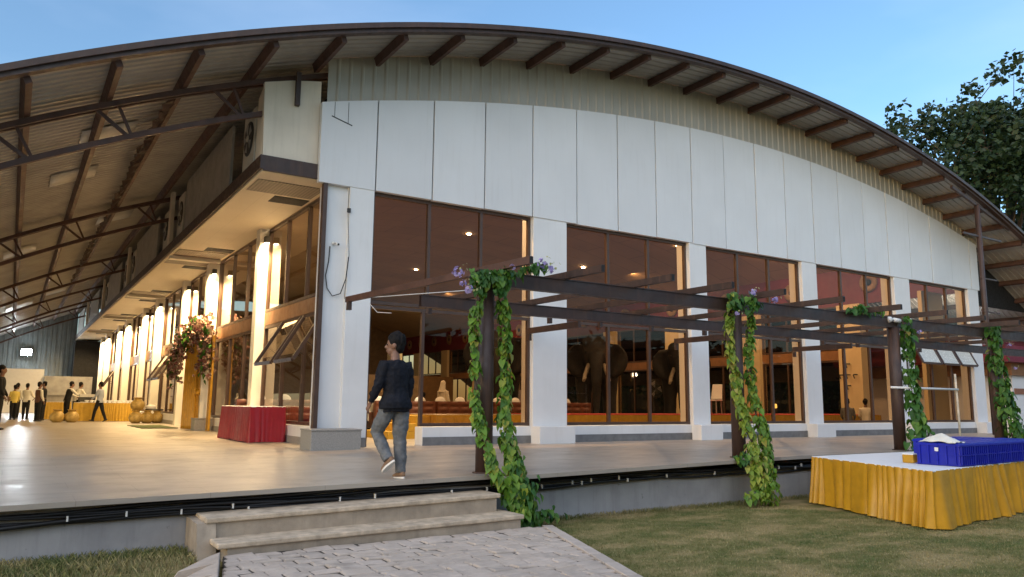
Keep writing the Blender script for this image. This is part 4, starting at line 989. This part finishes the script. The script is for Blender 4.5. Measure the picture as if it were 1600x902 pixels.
# entrance decoration
ed = thing('entrance_drape', 'tied gold drape hanging at the side entrance under the flower garland', 'curtain', (4.9,25.3,T))
def drape(x0, y0, x1, y1, ztop, zb, seed, tie=None):
    m = MB(); rows = []
    for i in range(29):
        u = i/28; z = lerp(ztop, zb, u); pin = 1.0
        if tie: pin = .22+.78*min(1, abs(u-tie)/.42)**1.2
        r_ = []
        for j in range(49):
            v = j/48; s_ = lerp(.5, v, pin) if tie else v; off = .035*math.sin(v*38+seed)*(.6+.4*u)
            r_.append((lerp(x0, x1, s_)-off, lerp(y0, y1, s_)+off*.3, z))
        rows.append(r_)
    return m.sheet(rows)
drape(4.60, 26.3, 4.82, 25.5, 3.5, T+.03, 1).build('drape', M['gold'], ed, solid=.004)
drape(4.80, 25.62, 4.95, 25.35, 3.5, T+.05, 2, tie=.62).build('tied_drape', M['gold'], ed, solid=.004)
m = MB(); m.lathe([(.001,-.1),(.08,-.08),(.10,0),(.07,.09),(.001,.1)], (4.87,25.46,1.80), 12); m.build('tie_knot', M['gold'], ed)
m = MB(); m.box(5.0, 5.06, 24.45, 24.75, T, 3.5); m.build('side_panel', M['gold'], ed)
ga = thing('flower_garland', 'pink and cream flower garland arching over the side entrance', 'flowers', (4.8,25.3,3.0))
rnd = random.Random(9)
gm = MB(); gl_ = MB()
gp = [(4.35,26.9,2.35),(4.38,26.8,2.9),(4.45,26.5,3.35),(4.6,26.0,3.55),(4.72,25.6,3.75),(4.86,25.2,3.85),(4.93,24.9,3.45),(4.93,24.88,2.9),(4.92,24.9,2.45)]
for i in range(820):
    u = rnd.random(); c = bez(gp, u)+Vector((rnd.gauss(0,.10), rnd.gauss(0,.26), rnd.gauss(0,.17))); s = rnd.uniform(.05,.095)
    if rnd.random() < .78: petals(gm, c, s*.7, 3, rnd, s)
    else: leaf(gl_, c, .16, (-1,-.5,.2), rnd)
gm.build('blossom', M['flw'], ga, recalc=False); gl_.build('leaf', M['vinedk'], ga, recalc=False)
m = MB(); m.box(3.55, 4.62, 27.0, 30.6, T+.014, T+.032); tag(m.build('doormat', pm('green_mat', (.075,.095,.02), .95, .25, 30, .5)), 'green artificial grass mat on the terrace before the side entrance', 'mat')
# pots
POT = [(.001,0),(.14,.0),(.23,.08),(.27,.20),(.24,.32),(.15,.40),(.12,.44),(.17,.49),(.175,.50),(.12,.48)]
def make_pot():
    t = thing('brass_pot', 'x', 'pot', (0,0,0), local=True); m = MB(); m.lathe(POT[:7], n=22); m.build('belly', M['brass'], t); m = MB(); m.lathe([(.12,.44),(.17,.49),(.178,.505),(.13,.50)], n=22); m.build('rim', M['brass'], t); return t
pot = make_pot(); first = True
for (x, y, z, s, lab, gp_) in [(1.62,35.6,T+.013,1.0,'left one of two round brass pots alone on the floor by the guests','pair of brass pots'),(2.12,35.6,T+.013,1.0,'right one of two round brass pots alone on the floor by the guests','pair of brass pots'),
        (4.22,33.9,T+.013,1.0,'round brass pot at the left foot of the stacked cluster','cluster of brass pots'),(4.62,33.9,T+.013,1.0,'round brass pot in the middle of the cluster on the floor','cluster of brass pots'),(5.0,34.0,T+.013,.95,'round brass pot at the right end of the cluster beside the wall','cluster of brass pots'),(4.28,34.1,T+.5,1.02,'brass pot stacked on top of the cluster','cluster of brass pots')]:
    if first: pot.location = (x,y,z); pot.scale = (s,)*3; pot['label'] = lab; pot['group'] = gp_; first = False
    else: dup(pot, (x,y,z), 0, lab, gp_, s)
t = thing('tray', 'dark tray with a folded white cloth lying over the clustered brass pots', 'tray', (4.85,34.2,T+.52))
m = MB(); m.lathe([(.33,0),(.36,.05),(.33,.055),(.30,.02)], (4.9,34.2,T+.50), 18); m.build('dish', M['shoedk'], t)
m = MB(); m.ell((4.78,34.2,T+.62), .2, .15, .12); m.build('folded_cloth', M['tablewhite'], t)
table('gold skirted buffet table set with white bowls along the side wall', [(2.25,37.4),(4.5,37.0),(4.6,37.75),(2.3,38.15)], T+.79, T+.015, 'golddark', amp=.03, wl=.13, seed=12)
table('gold skirted buffet table farther back, behind the waiters', [(1.35,41.3),(2.4,41.3),(2.4,42.1),(1.35,42.1)], T+.80, T+.015, 'golddark', amp=.03, wl=.13, seed=13)
bowl = None; rnd = random.Random(4)
for i in range(11):
    x = 2.75+i*.17; y = 37.62-.17*i*.2
    if bowl is None:
        bowl = thing('bowl', 'white bowl in the row on the long buffet table', 'bowl', (x,y,T+.79), group='white bowls on the buffet', local=True)
        m = MB(); m.lathe([(.001,0),(.05,0),(.085,.07),(.092,.10),(.08,.10),(.001,.03)], n=14); m.build('dish', M['tablewhite'], bowl)
    else: dup(bowl, (x, y, T+.79))
t = thing('chafing_dish', 'dark covered chafing dish at the far end of the long buffet table', 'dish', (2.75,37.6,T+.79))
m = MB(); m.box(2.45, 3.05, 37.72, 38.02, T+.83, T+1.02); m.build('pan', M['acdark'], t, bevel=.02)
m = MB(); m.prism([(37.72,T+1.021),(38.02,T+1.021),(37.97,T+1.14),(37.77,T+1.14)], 'x', 2.46, 3.04); m.build('lid', M['galv'], t)
m = MB()
for x in (2.5, 3.0): m.box(x-.015, x+.015, 37.74, 38.0, T+.792, T+.829)
m.build('leg', M['acdark'], t)
t = thing('counter', 'grey metal counter with utensils behind the waiters', 'counter', (2.2,44,T))
m = MB(); m.box(1.4, 3.4, 43.6, 44.4, T+.02, T+1.1); m.build('body', M['galv'], t, bevel=.01)
m = MB(); m.box(1.3, 3.5, 43.5, 44.5, T+1.101, T+1.15); m.build('top', M['galv'], t)
# ---- inside: stage, steps, sofas, elephants, fan, chairs
t = thing('stage', 'low carpeted stage with a gold skirt running behind the front windows', 'stage', (18,18.5,T))
m = MB(); m.box(8.95, 27.6, 17.35, 19.8, T+.006, 1.235); m.build('platform', M['floorin'], t)
m = MB(); m.box(12.6, 27.6, 17.36, 19.82, 1.2355, 1.25); m.build('carpet', M['red'], t)
m = MB(); skirt(m, [(8.94,19.8),(8.94,17.34),(27.6,17.34)][::-1] if False else [(8.90,19.8),(8.90,17.28),(27.6,17.28)], 1.235, T+.01, .03, .16, 3, closed=False, step=.03); m.build('skirt', M['golddark'], t)
t = thing('stage_steps', 'gold covered steps at the left end of the stage', 'steps', (8.3,18.2,T))
for i in range(3):
    m = MB(); m.box(7.75+.38*i, 8.88, 17.6, 19.2, T+.005+.19*i, T+.005+.19*(i+1)-.002); m.build('step', M['golddark'], t, bevel=.01)
def make_sofa():
    t = thing('tufted_sofa', 'brown tufted leather sofa back seen behind the stage', 'sofa', (0,0,0), group='brown tufted sofas in the hall', local=True)
    m = MB(); m.box(-.92, .92, .1, .85, .18, .45); m.build('seat', M['leather'], t, bevel=.04)
    m = MB(); rows = []
    for i in range(19):
        r_ = []
        for j in range(49):
            u, v = j/48, i/18; q = abs(math.sin(u*16+((i//4) % 2)*.0))*abs(math.sin(v*9)); r_.append((lerp(-.95,.95,u), -.03-.05*q, .42+.52*v))
        rows.append(r_)
    m.sheet(rows); m.box(-.95, .95, 0, .16, .1, .935); m.build('backrest', M['leather'], t)
    for s in (-1, 1):
        m = MB(); m.box(s*.95-.12*(s > 0), s*.95+.12*(s < 0), .165, .85, .15, .62); m.build('armrest', M['leather'], t, bevel=.04)
    for sx in (-.85,.85):
        for sy in (.06,.78):
            m = MB(); m.box(sx-.03, sx+.03, sy-.03, sy+.03, 0, .15 if sy > .1 else .098); m.build('leg', M['acdark'], t)
    return t
sofa = make_sofa(); sofa.location = (7.6,20.9,T+.006)
for i, x in enumerate([5.9,9.75,11.75,13.75,15.7]): dup(sofa, (x, 20.9+.02*i, T+.006))
cu = None
for i in range(16):
    x = 5.6+i*.68
    if cu is None:
        cu = thing('cushion', 'white cushion showing over the tufted sofa backs', 'cushion', (x,21.25,T+.93), group='white cushions on the sofas', local=True); m = MB(); m.ell((0,0,0), .19, .08, .17); m.build('pad', M['tablewhite'], cu)
    elif i % 4 != 2: dup(cu, (x, 21.22, T+.92))
def make_elephant():
    t = thing('elephant_statue', 'x', 'statue', (0,0,0), local=True)
    m = MB(); m.ell((0,1.35,2.35), .95, 1.35, .95, 20, 14); m.ell((0,.15,2.75), .56, .55, .66, 18, 12); m.ell((-.24,.05,3.2), .30, .34, .26, 12, 8); m.ell((.24,.05,3.2), .30, .34, .26, 12, 8)
    for (x, y) in ((-.5,.6),(.5,.6),(-.5,2.1),(.5,2.1)): m.tube([(x,y,0),(x,y,.25),(x*.98,y,1.2),(x*.9,y,2.2)], [.30,.24,.27,.42], 14)
    m.tube([(0,-.25,2.7),(0,-.55,2.3),(0,-.62,1.7),(0,-.55,1.1),(0,-.62,.6),(0,-.85,.35)], [.30,.24,.19,.15,.11,.08], 14)
    m.tube([(0,2.6,2.6),(0,2.8,2.0),(0,2.78,1.3)], [.07,.05,.03], 8)
    o = m.build('body', M['eleph'], t); md = o.modifiers.new('remesh', 'REMESH'); md.mode = 'VOXEL'; md.voxel_size = .06; md.use_smooth_shade = True; sm = o.modifiers.new('smooth', 'SMOOTH'); sm.iterations = 6
    for s in (-1, 1):
        m = MB(); m.tube([(s*.28,-.28,2.35),(s*.42,-.62,1.95),(s*.46,-.95,1.75),(s*.36,-1.2,1.85)], [.085,.075,.055,.015], 12); m.build('tusk', M['ivory'], t)
        m = MB(); rows = []
        for i in range(9):
            r_ = []
            for j in range(9):
                u, v = i/8, j/8; wv = math.sin(math.pi*(.12+.82*v))**.6; r_.append((s*(.42+.75*u*wv), .15-.18*u+.12*math.sin(u*4+v*3), 3.2-1.25*v-.1*u))
            rows.append(r_)
        m.sheet(rows); m.build('ear', M['eleph'], t, solid=.05)
        m = MB(); m.ell((s*.40,-.22,2.85), .05, .05, .05, 10, 6); m.build('eye', M['gap'], t)
    m = MB(); m.box(-.62, .62, .2, 2.5, .0, .01); return t
el = make_elephant(); EG = 'elephant statues inside the hall'
for i, (x, y, lab) in enumerate([(13.9,22.6,'dark elephant statue behind the first window, partly hidden by the vine'),(18.4,22.8,'dark elephant statue with pale tusks centred in the second window'),(22.9,22.9,'dark elephant statue at the right edge of the second window')]):
    if i == 0: el.location = (x,y,T+.006); el['label'] = lab; el['group'] = EG; el.rotation_euler = (0,0,-math.atan2(x, y))
    else: dup(el, (x,y,T+.006), -math.atan2(x, y), lab, EG)
for o in el.children: pass
t = thing('pedestal_fan', 'tall pedestal fan standing before a cream column', 'fan', (22.0,23.6,T))
m = MB(); m.lathe([(.28,0),(.28,.03),(.05,.06)], (22.0,23.6,T+.006), 18); m.build('base', M['acdark'], t)
m = MB(); m.tube([(22.0,23.6,T+.05),(22.0,23.6,T+1.5)], .022, 8); m.build('pole', M['acdark'], t)
m = MB()
for k in range(26):
    a = k/26*6.283; m.tube([(22.0,23.45,T+1.55),(22.0+.2*math.cos(a),23.40,T+1.55+.2*math.sin(a)),(22.0+.38*math.cos(a),23.47,T+1.55+.38*math.sin(a))], .006, 4)
for r_ in (.2,.38): m.tube([(22.0+r_*math.cos(k/24*6.283),23.41+.06*(r_ > .3),T+1.55+r_*math.sin(k/24*6.283)) for k in range(25)], .009, 5)
m.build('cage', M['acdark'], t)
m = MB()
for k in range(3):
    a = k*2.094; m.add([(22.0+.04*math.cos(a),23.46,T+1.55+.04*math.sin(a)),(22.0+.33*math.cos(a-.35),23.44,T+1.55+.33*math.sin(a-.35)),(22.0+.33*math.cos(a+.35),23.5,T+1.55+.33*math.sin(a+.35))],[(0,1,2)])
m.build('blade', M['galv'], t, solid=.004)
def make_chair():
    t = thing('banquet_chair', 'white chair beyond the stage in the second window', 'chair', (0,0,0), group='white chairs behind the stage', local=True)
    m = MB(); m.box(-.22,.22,-.22,.22,.43,.48); m.build('seat', M['tablewhite'], t, bevel=.015)
    m = MB(); m.hexa([(-.21,.19,.5),(.21,.19,.5),(.21,.23,.5),(-.21,.23,.5),(-.18,.3,1.0),(.18,.3,1.0),(.18,.33,1.0),(-.18,.33,1.0)]); m.build('backrest', M['tablewhite'], t, bevel=.012)
    for sx in (-.19,.19):
        for sy in (-.19,.19):
            m = MB(); m.bar((sx,sy,0),(sx*.95,sy*.95,.429),.03,.03); m.build('leg', M['galv'], t)
    return t
ch = make_chair(); ch.location = (19.3,18.7,1.262); ch.rotation_euler = (0,0,.6); dup(ch, (20.3,18.8,1.262), -1.3)
t = thing('chandelier', 'small crystal chandelier hanging high inside the second window', 'lamp', (17.6,19,zr(17.6,-.64)))
zc_ = zr(17.6,-.64); m = MB(); m.tube([(17.6,19,zc_),(17.6,19,zc_-1.9)], .015, 6); m.build('chain', M['brass'], t)
m = MB(); rnd = random.Random(2)
for ring, r_, z_ in ((0,.75,-1.9),(1,.5,-2.05),(2,.25,-2.2)):
    for k in range(28-8*ring):
        a = k/(28-8*ring)*6.283; x, y = 17.6+r_*math.cos(a), 19+r_*math.sin(a); m.box(x-.018, x+.018, y-.018, y+.018, zc_+z_-rnd.uniform(.15,.3), zc_+z_)
m.lathe([(.78,0),(.78,.05)], (17.6,19,zc_-1.9), 20); m.build('crystal', M['brass'], t)
m = MB(); m.box(13.9,14.9,24.2,24.9,T,T+1.1) if False else None

# ================================================================== PEOPLE
def evalmesh(o, name):
    dg = bpy.context.evaluated_depsgraph_get(); me = bpy.data.meshes.new_from_object(o.evaluated_get(dg)); me.name = name
    old = o.data; o.modifiers.clear(); o.data = me; bpy.data.meshes.remove(old); return o
def solid_mesh(mb, name, mat, parent, vox, smooth=3, extra=None):
    o = mb.build(name, mat, parent); md = o.modifiers.new('r', 'REMESH'); md.mode = 'VOXEL'; md.voxel_size = vox; md.use_smooth_shade = True
    s = o.modifiers.new('s', 'SMOOTH'); s.iterations = smooth; s.factor = .5; evalmesh(o, name)
    if extra:
        bm = bmesh.new(); bm.from_mesh(o.data); me = extra.mesh('x'); bm.from_mesh(me); bm.to_mesh(o.data); bm.free(); bpy.data.meshes.remove(me)
        o.data.polygons.foreach_set('use_smooth', [True]*len(o.data.polygons))
    return o
def wrinkle(o, bulk):
    if not bulk: return
    for nm, sz, st_ in (('fold_large', .11, .030), ('fold_small', .045, .012)):
        tx = bpy.data.textures.get(nm) or bpy.data.textures.new(nm, 'CLOUDS'); tx.noise_scale = sz; tx.noise_depth = 2
        md = o.modifiers.new('fold', 'DISPLACE'); md.texture = tx; md.strength = st_; md.mid_level = .5; md.texture_coords = 'LOCAL'
    evalmesh(o, o.name)
def person(label, loc, face, H_=1.70, shirt='whshirt', trousers='black', shoes='shoedk', larm=(5,8,15), rarm=(5,8,15), lleg=(0,0), rleg=(0,0), head=0, lean=0, vox=.02, seated=False, cover=None, robe=None, vest=None, untuck=.0, bulk=0, hs=1.0, group=None, hair=True, holes=None, nod=0, solid_shoes=None):
    """face: heading in degrees (0 = +y, clockwise).  arm = (pitch, out, elbow); leg = (thigh pitch, knee bend)"""
    t = thing('person', label, 'person', loc, group=group, local=True); t.rotation_euler = (0, 0, -R(face))
    k = H_/1.82; V3 = Vector; J = {}
    ln = R(lean); hip = V3((0,0,.93)); up = V3((0, math.sin(ln), math.cos(ln))); fw = V3((0, math.cos(ln), -math.sin(ln)))
    tor = lambda d, f=0: hip+up*d+fw*f
    def limb(s, th, kn):
        h0 = hip+V3((s*.095,0,-.02)); a = R(th); kn_ = h0+V3((s*.01, math.sin(a), -math.cos(a)))*.44; b = R(th-kn); an_ = kn_+V3((0, math.sin(b), -math.cos(b)))*.41
        fa = R(th-kn); ft = V3((s*.12, math.cos(fa), math.sin(fa))).normalized(); return h0, kn_, an_, ft, V3((0, math.sin(b), -math.cos(b)))
    legs = [limb(-1, *lleg), limb(1, *rleg)]
    def arm(s, p, o, e):
        s0 = tor(.49)+V3((s*.185,0,0)); a, b = R(p)+(-ln if False else 0), R(o); d = V3((s*math.sin(b), math.sin(a)*math.cos(b), -math.cos(a)*math.cos(b))); el_ = s0+d*.29
        a2 = R(p+e); d2 = V3((s*math.sin(b)*.3-s*.18*(e > 40), math.sin(a2), -math.cos(a2))).normalized(); wr_ = el_+d2*.25; return s0, el_, wr_, d2
    arms = [arm(-1, *larm), arm(1, *rarm)]
    zmin = min(l[2].z+(l[4]*.07).z*1 for l in legs)-.015
    for l in legs: zmin = min(zmin, (l[2]+l[4]*.065+l[3]*.15).z-.01)
    sh = V3((0,0,-zmin)) if not seated else V3((0,0,0))
    S = lambda p: (V3(p)+sh)*k
    X, Y = V3((1,0,0)), fw
    def ring(p, ax, ay): return (S(p), X*ax*k, Y*ay*k)
    def torso(m, g=0, z0=-.05, z1=.56, hem=0):
        prof = [(-.08,.165,.115),(.0,.165,.118),(.12,.148,.105),(.22,.148,.105),(.34,.168,.115),(.44,.178,.108),(.51,.155,.085),(.55,.085,.062),(.60,.056,.056)]
        pr_ = [(d,a,b) for d,a,b in prof if z0 <= d <= z1]
        m.loft([ring(tor(d), a+g+(hem if d < .1 else 0), b+g+(hem if d < .1 else 0)) for d, a, b in pr_])
    def limbtube(m, pts, rs, g=0): m.tube([S(p) for p in pts], [(r+g)*k for r in rs], 12)
    hc = tor(.745, .018); hr = Matrix.Rotation(R(-head), 3, 'Z') @ Matrix.Rotation(R(-nod), 3, 'X')
    hr = hr @ Matrix.Scale(hs, 3); HP = lambda x, y, z: S(hc+hr @ V3((x, y, z)))
    # body: one continuous skin
    m = MB(); torso(m, -.012); m.tube([S(tor(.50)), S(tor(.58,.005)), S(tor(.66,.015))], [.068*k,.062*k,.06*k], 12)
    m.ell(S(hc+hr @ V3((0,-.008,.02))), .077*k, .097*k, .105*k, 16, 12, rot=hr); m.ell(S(hc+hr @ V3((0,.022,-.055))), .058*k, .068*k, .068*k, 14, 10, rot=hr)
    m.tube([HP(0,.085,.02), HP(0,.103,-.012), HP(0,.108,-.022), HP(0,.088,-.03)], [.010*k,.014*k,.017*k,.012*k], 8)
    m.tube([HP(-.022,.083,-.062), HP(0,.092,-.062), HP(.022,.083,-.062)], [.009*k,.012*k,.009*k], 8)
    for s in (-1, 1): m.ell(S(hc+hr @ V3((s*.079,-.012,-.005))), .014*k, .024*k, .036*k, 10, 8, rot=hr)
    for s0, e0, w0, d2 in arms: limbtube(m, [s0, lerp(s0, e0, .5), e0, lerp(e0, w0, .4), w0], [.05,.045,.038,.037,.027])
    for h0, k0, a0, ft, d in legs: limbtube(m, [h0, lerp(h0, k0, .5), k0, lerp(k0, a0, .35), a0, a0+d*.05], [.085,.072,.052,.054,.036,.036]); limbtube(m, [a0+d*.045-ft*.05, a0+d*.05+ft*.05, a0+d*.06+ft*.15], [.034,.034,.022])
    hands = MB()
    for q, (s0, e0, w0, d2) in enumerate(arms):
        s = -1 if q == 0 else 1; sd = V3((0,0,1)).cross(d2) if abs(d2.z) < .8 else V3((0,1,0)); sd = (sd-d2*sd.dot(d2)).normalized(); pn = d2.cross(sd).normalized(); pn = pn*(1 if pn.x*s < 0 else -1)
        m.loft([(S(w0+d2*u), sd*(a*k), pn*(b*k)) for u, a, b in ((-.01,.024,.02),(.03,.034,.017),(.075,.04,.015),(.095,.036,.012))])
        for i, (o_, L1) in enumerate(((-.030,.062),(-.010,.075),(.011,.070),(.030,.054))):
            b0 = w0+d2*.085+sd*o_; b1 = b0+(d2+pn*.25).normalized()*L1*.5; b2 = b1+(d2*.8+pn*.75).normalized()*L1*.5; hands.tube([S(b0), S(b1), S(b2)], [.0088*k,.0082*k,.0062*k], 6)
        th0 = w0+d2*.025+sd*.03; hands.tube([S(th0), S(th0+(d2*.7+sd*.6+pn*.35).normalized()*.04), S(th0+(d2*.85+sd*.35+pn*.6).normalized()*.075)], [.012*k,.0105*k,.007*k], 6)
    bo = solid_mesh(m, 'body', M['skin'], t, vox, 2, hands)
    m = MB()
    for s in (-1, 1): m.ell(S(hc+hr @ V3((s*.033,.083,.008))), .013*k, .008*k, .008*k, 8, 6, rot=hr)
    m.build('eye', M['gap'], t)
    if hair and not cover:
        m = MB(); m.ell(S(hc+hr @ V3((0,-.022,.038))), .087*k, .102*k, .102*k, 18, 12, rot=hr); m.ell(S(hc+hr @ V3((0,-.055,-.02))), .074*k, .062*k, .075*k, 14, 10, rot=hr)
        rr_ = random.Random(int(abs(loc[0])*100)); hv = 1.0+1.2*(bulk > 0)
        for i in range(34+60*(bulk > 0)):
            a = rr_.uniform(0, 6.28); e = rr_.uniform(.15, 1.75); sz_ = rr_.uniform(.7, 1.3)
            if math.sin(a) > .3 and e > 1.2: continue
            m.ell(S(hc+hr @ V3((.080*math.cos(a)*math.sin(e), -.026+.094*math.sin(a)*math.sin(e), .045+.096*math.cos(e)))), .022*k*sz_, .022*k*sz_, .018*k*hv*sz_, 6, 4)
        ho = m.build('hair', M['hair'], t); md = ho.modifiers.new('r', 'REMESH'); md.mode = 'VOXEL'; md.voxel_size = .012; md.use_smooth_shade = True; evalmesh(ho, 'hair')
    if cover:
        m = MB(); m.ell(S(hc+V3((0,-.02,.015))), .1*k, .115*k, .125*k, 16, 10); m.tube([S(hc+V3((0,-.03,-.02))), S(tor(.55,-.03)), S(tor(.42,-.04))], [.1*k,.13*k,.17*k], 12); solid_mesh(m, 'head_cover', M[cover], t, vox, 3)
    if robe:
        m = MB(); torso(m, .022, -.1, .57); m.loft([ring(tor(-.02),.19,.15), ring(V3((0,0,.55)),.22,.19), ring(V3((0,0,.12))-(V3((0,0,0))),.25,.22)])
        for s0, e0, w0, d2 in arms: limbtube(m, [s0, e0, w0], [.07,.07,.075])
        solid_mesh(m, 'robe', M[robe], t, vox, 4)
    else:
        m = MB(); torso(m, .014+bulk, -.09, .56, untuck)
        if untuck: m.loft([ring(tor(.05),.18,.135), ring(tor(-.12),.192,.145)])
        for s0, e0, w0, d2 in arms: limbtube(m, [tor(.47)+V3((s0.x*.55,0,0)), s0, lerp(s0, e0, .5), e0, lerp(e0, w0, .5), lerp(e0, w0, .93)], [.06,.064+bulk,.058+bulk,.05+bulk*.7,.045+bulk*.5,.038])
        wrinkle(solid_mesh(m, 'shirt', M[shirt], t, vox*.9, 3), bulk)
        if vest:
            m = MB(); torso(m, .028, -.09, .52, .0); solid_mesh(m, 'waistcoat', M[vest], t, vox, 3)
        m = MB(); m.loft([ring(tor(.10),.152,.108), ring(tor(-.02),.172,.125), ring(tor(-.1),.165,.118)])
        for h0, k0, a0, ft, d in legs: limbtube(m, [h0+V3((0,0,.04)), lerp(h0, k0, .5), k0, lerp(k0, a0, .4), a0+d*.02], [.10,.095+bulk*.6,.076+bulk*.6,.072+bulk*.5,.062+bulk*.3])
        wrinkle(solid_mesh(m, 'trousers', M[trousers], t, vox*.9, 3), bulk)
        for h0, k0, a0, ft, d in legs:
            c0 = a0+d*.045; m = MB(); sd = ft.cross(d).normalized()
            m.loft([(S(c0+ft*u+d*w_), sd*(a*k), d*(b*k)) for u, a, b, w_ in ((-.085,.02,.022,0),(-.07,.034,.042,-.004),(.0,.038,.046,-.006),(.07,.043,.036,.004),(.13,.042,.026,.012),(.165,.026,.018,.016))])
            m.tube([S(a0-d*.03), S(c0)], [.04*k,.042*k], 10); so_ = solid_mesh(m, 'shoe', M[shoes], t, .011, 2)
            if shoes == 'shoe':
                m = MB(); m.loft([(S(c0+ft*u+d*.032), sd*(a*k), ft*(.0001)+d*(.0001)) for u, a in ((0,.01),)]) if False else None
                P_ = []; n = 16
                for q in range(n):
                    an = 2*math.pi*q/n; u = .04+.13*math.cos(an); P_.append((u, (.045 if u > .02 else .037)*math.sin(an)))
                vs = [S(c0+ft*u+sd*v+d*.026) for u, v in P_]+[S(c0+ft*u+sd*v+d*.052) for u, v in P_]
                m.add(vs, [tuple(range(n)), tuple(range(2*n-1, n-1, -1))]+[(i, (i+1) % n, (i+1) % n+n, i+n) for i in range(n)]); m.build('sole', M['sole'], so_)
    return t
wk = person('young man in a dark shirt and grey jeans walking away across the terrace edge', (3.93,8.72,tz(3.9,8.7)+.004), -14, 1.70, 'navy', 'greytr', 'shoe', larm=(6,12,26), rarm=(-4,8,14), lleg=(34,72), rleg=(2,6), head=-42, lean=3, vox=.010, untuck=.03, bulk=.02, hs=1.13)
ZT = T+.014
person('tall man in black at the left edge of the verandah', (-.26,27.0,ZT), 100, 1.84, 'black', 'black', head=0, larm=(8,6,20), rarm=(8,6,20))
person('man in a light blue shirt and dark trousers walking past the buffet table', (3.12,36.3,ZT), -60, 1.62, 'blueshirt', 'black', larm=(20,6,30), rarm=(-8,6,35), lleg=(18,8), rleg=(-16,6))
person('waiter in a dark waistcoat bending over the buffet table', (2.05,38.2,ZT), 70, 1.66, 'whshirt', 'black', vest='black', larm=(40,5,25), rarm=(45,5,20), lean=12)
person('waiter in a cream shirt reaching across the buffet table', (2.42,38.75,ZT), 60, 1.66, 'whshirt', 'black', larm=(45,5,15), rarm=(40,5,20), lean=14)
person('guest in a yellow jacket seen from behind before the white screen', (.16,40.3,ZT), -20, 1.5, 'yelvest', 'black')
person('guest in a white shirt standing just right of the yellow jacket', (.27,43.0,ZT), 35, 1.62, 'whshirt', 'black')
person('guest in a loose white shirt with hands folded, backing the camera', (.62,41.0,ZT), 30, 1.58, 'whshirt', 'black', larm=(25,10,50), rarm=(25,10,50))
person('waiter in a brown waistcoat and dark apron', (.98,37.2,ZT), 60, 1.58, 'whshirt', 'black', vest='vest', larm=(20,8,50))
person('man in a black suit facing the waiter in the brown waistcoat', (1.2,38.8,ZT), -70, 1.64, 'black', 'black', larm=(15,8,40), rarm=(20,8,45))
person('white robed guest with covered head standing behind the sofas', (11.95,22.8,T+.006), 70, 1.62, robe='robe', cover='robe')
person('man in a pale pink shirt standing by the sofas at the first pier', (15.6,23.6,T+.006), 10, 1.68, 'pinkshirt', 'black')
for (x, c, lab) in [(8.9,'whshirt','seated guest in white, heads showing above the left sofa'),(9.35,'teal','seated guest in teal beside the guest in white'),(10.55,'orange','seated guest in orange above the middle sofa')]:
    person(lab, (x,21.45,T+.006-.44), 0, 1.66, c, 'black', seated=True, lleg=(88,88), rleg=(88,88), larm=(15,10,50), rarm=(15,10,50))
for (x, c, lab) in [(24.55,'greytr','grey clad guest seated low behind the fourth window'),(25.6,'whshirt','guest in white seated low behind the fourth window')]:
    person(lab, (x,16.6,T+.006-.48), 60, 1.66, c, 'black', seated=True, lleg=(88,88), rleg=(88,88), larm=(15,10,50), rarm=(15,10,50))
person('guest in a pale blue shirt standing behind the last window', (28.2,16.6,T+.006), 120, 1.7, 'blueshirt', 'black')
bpy.context.view_layer.update()
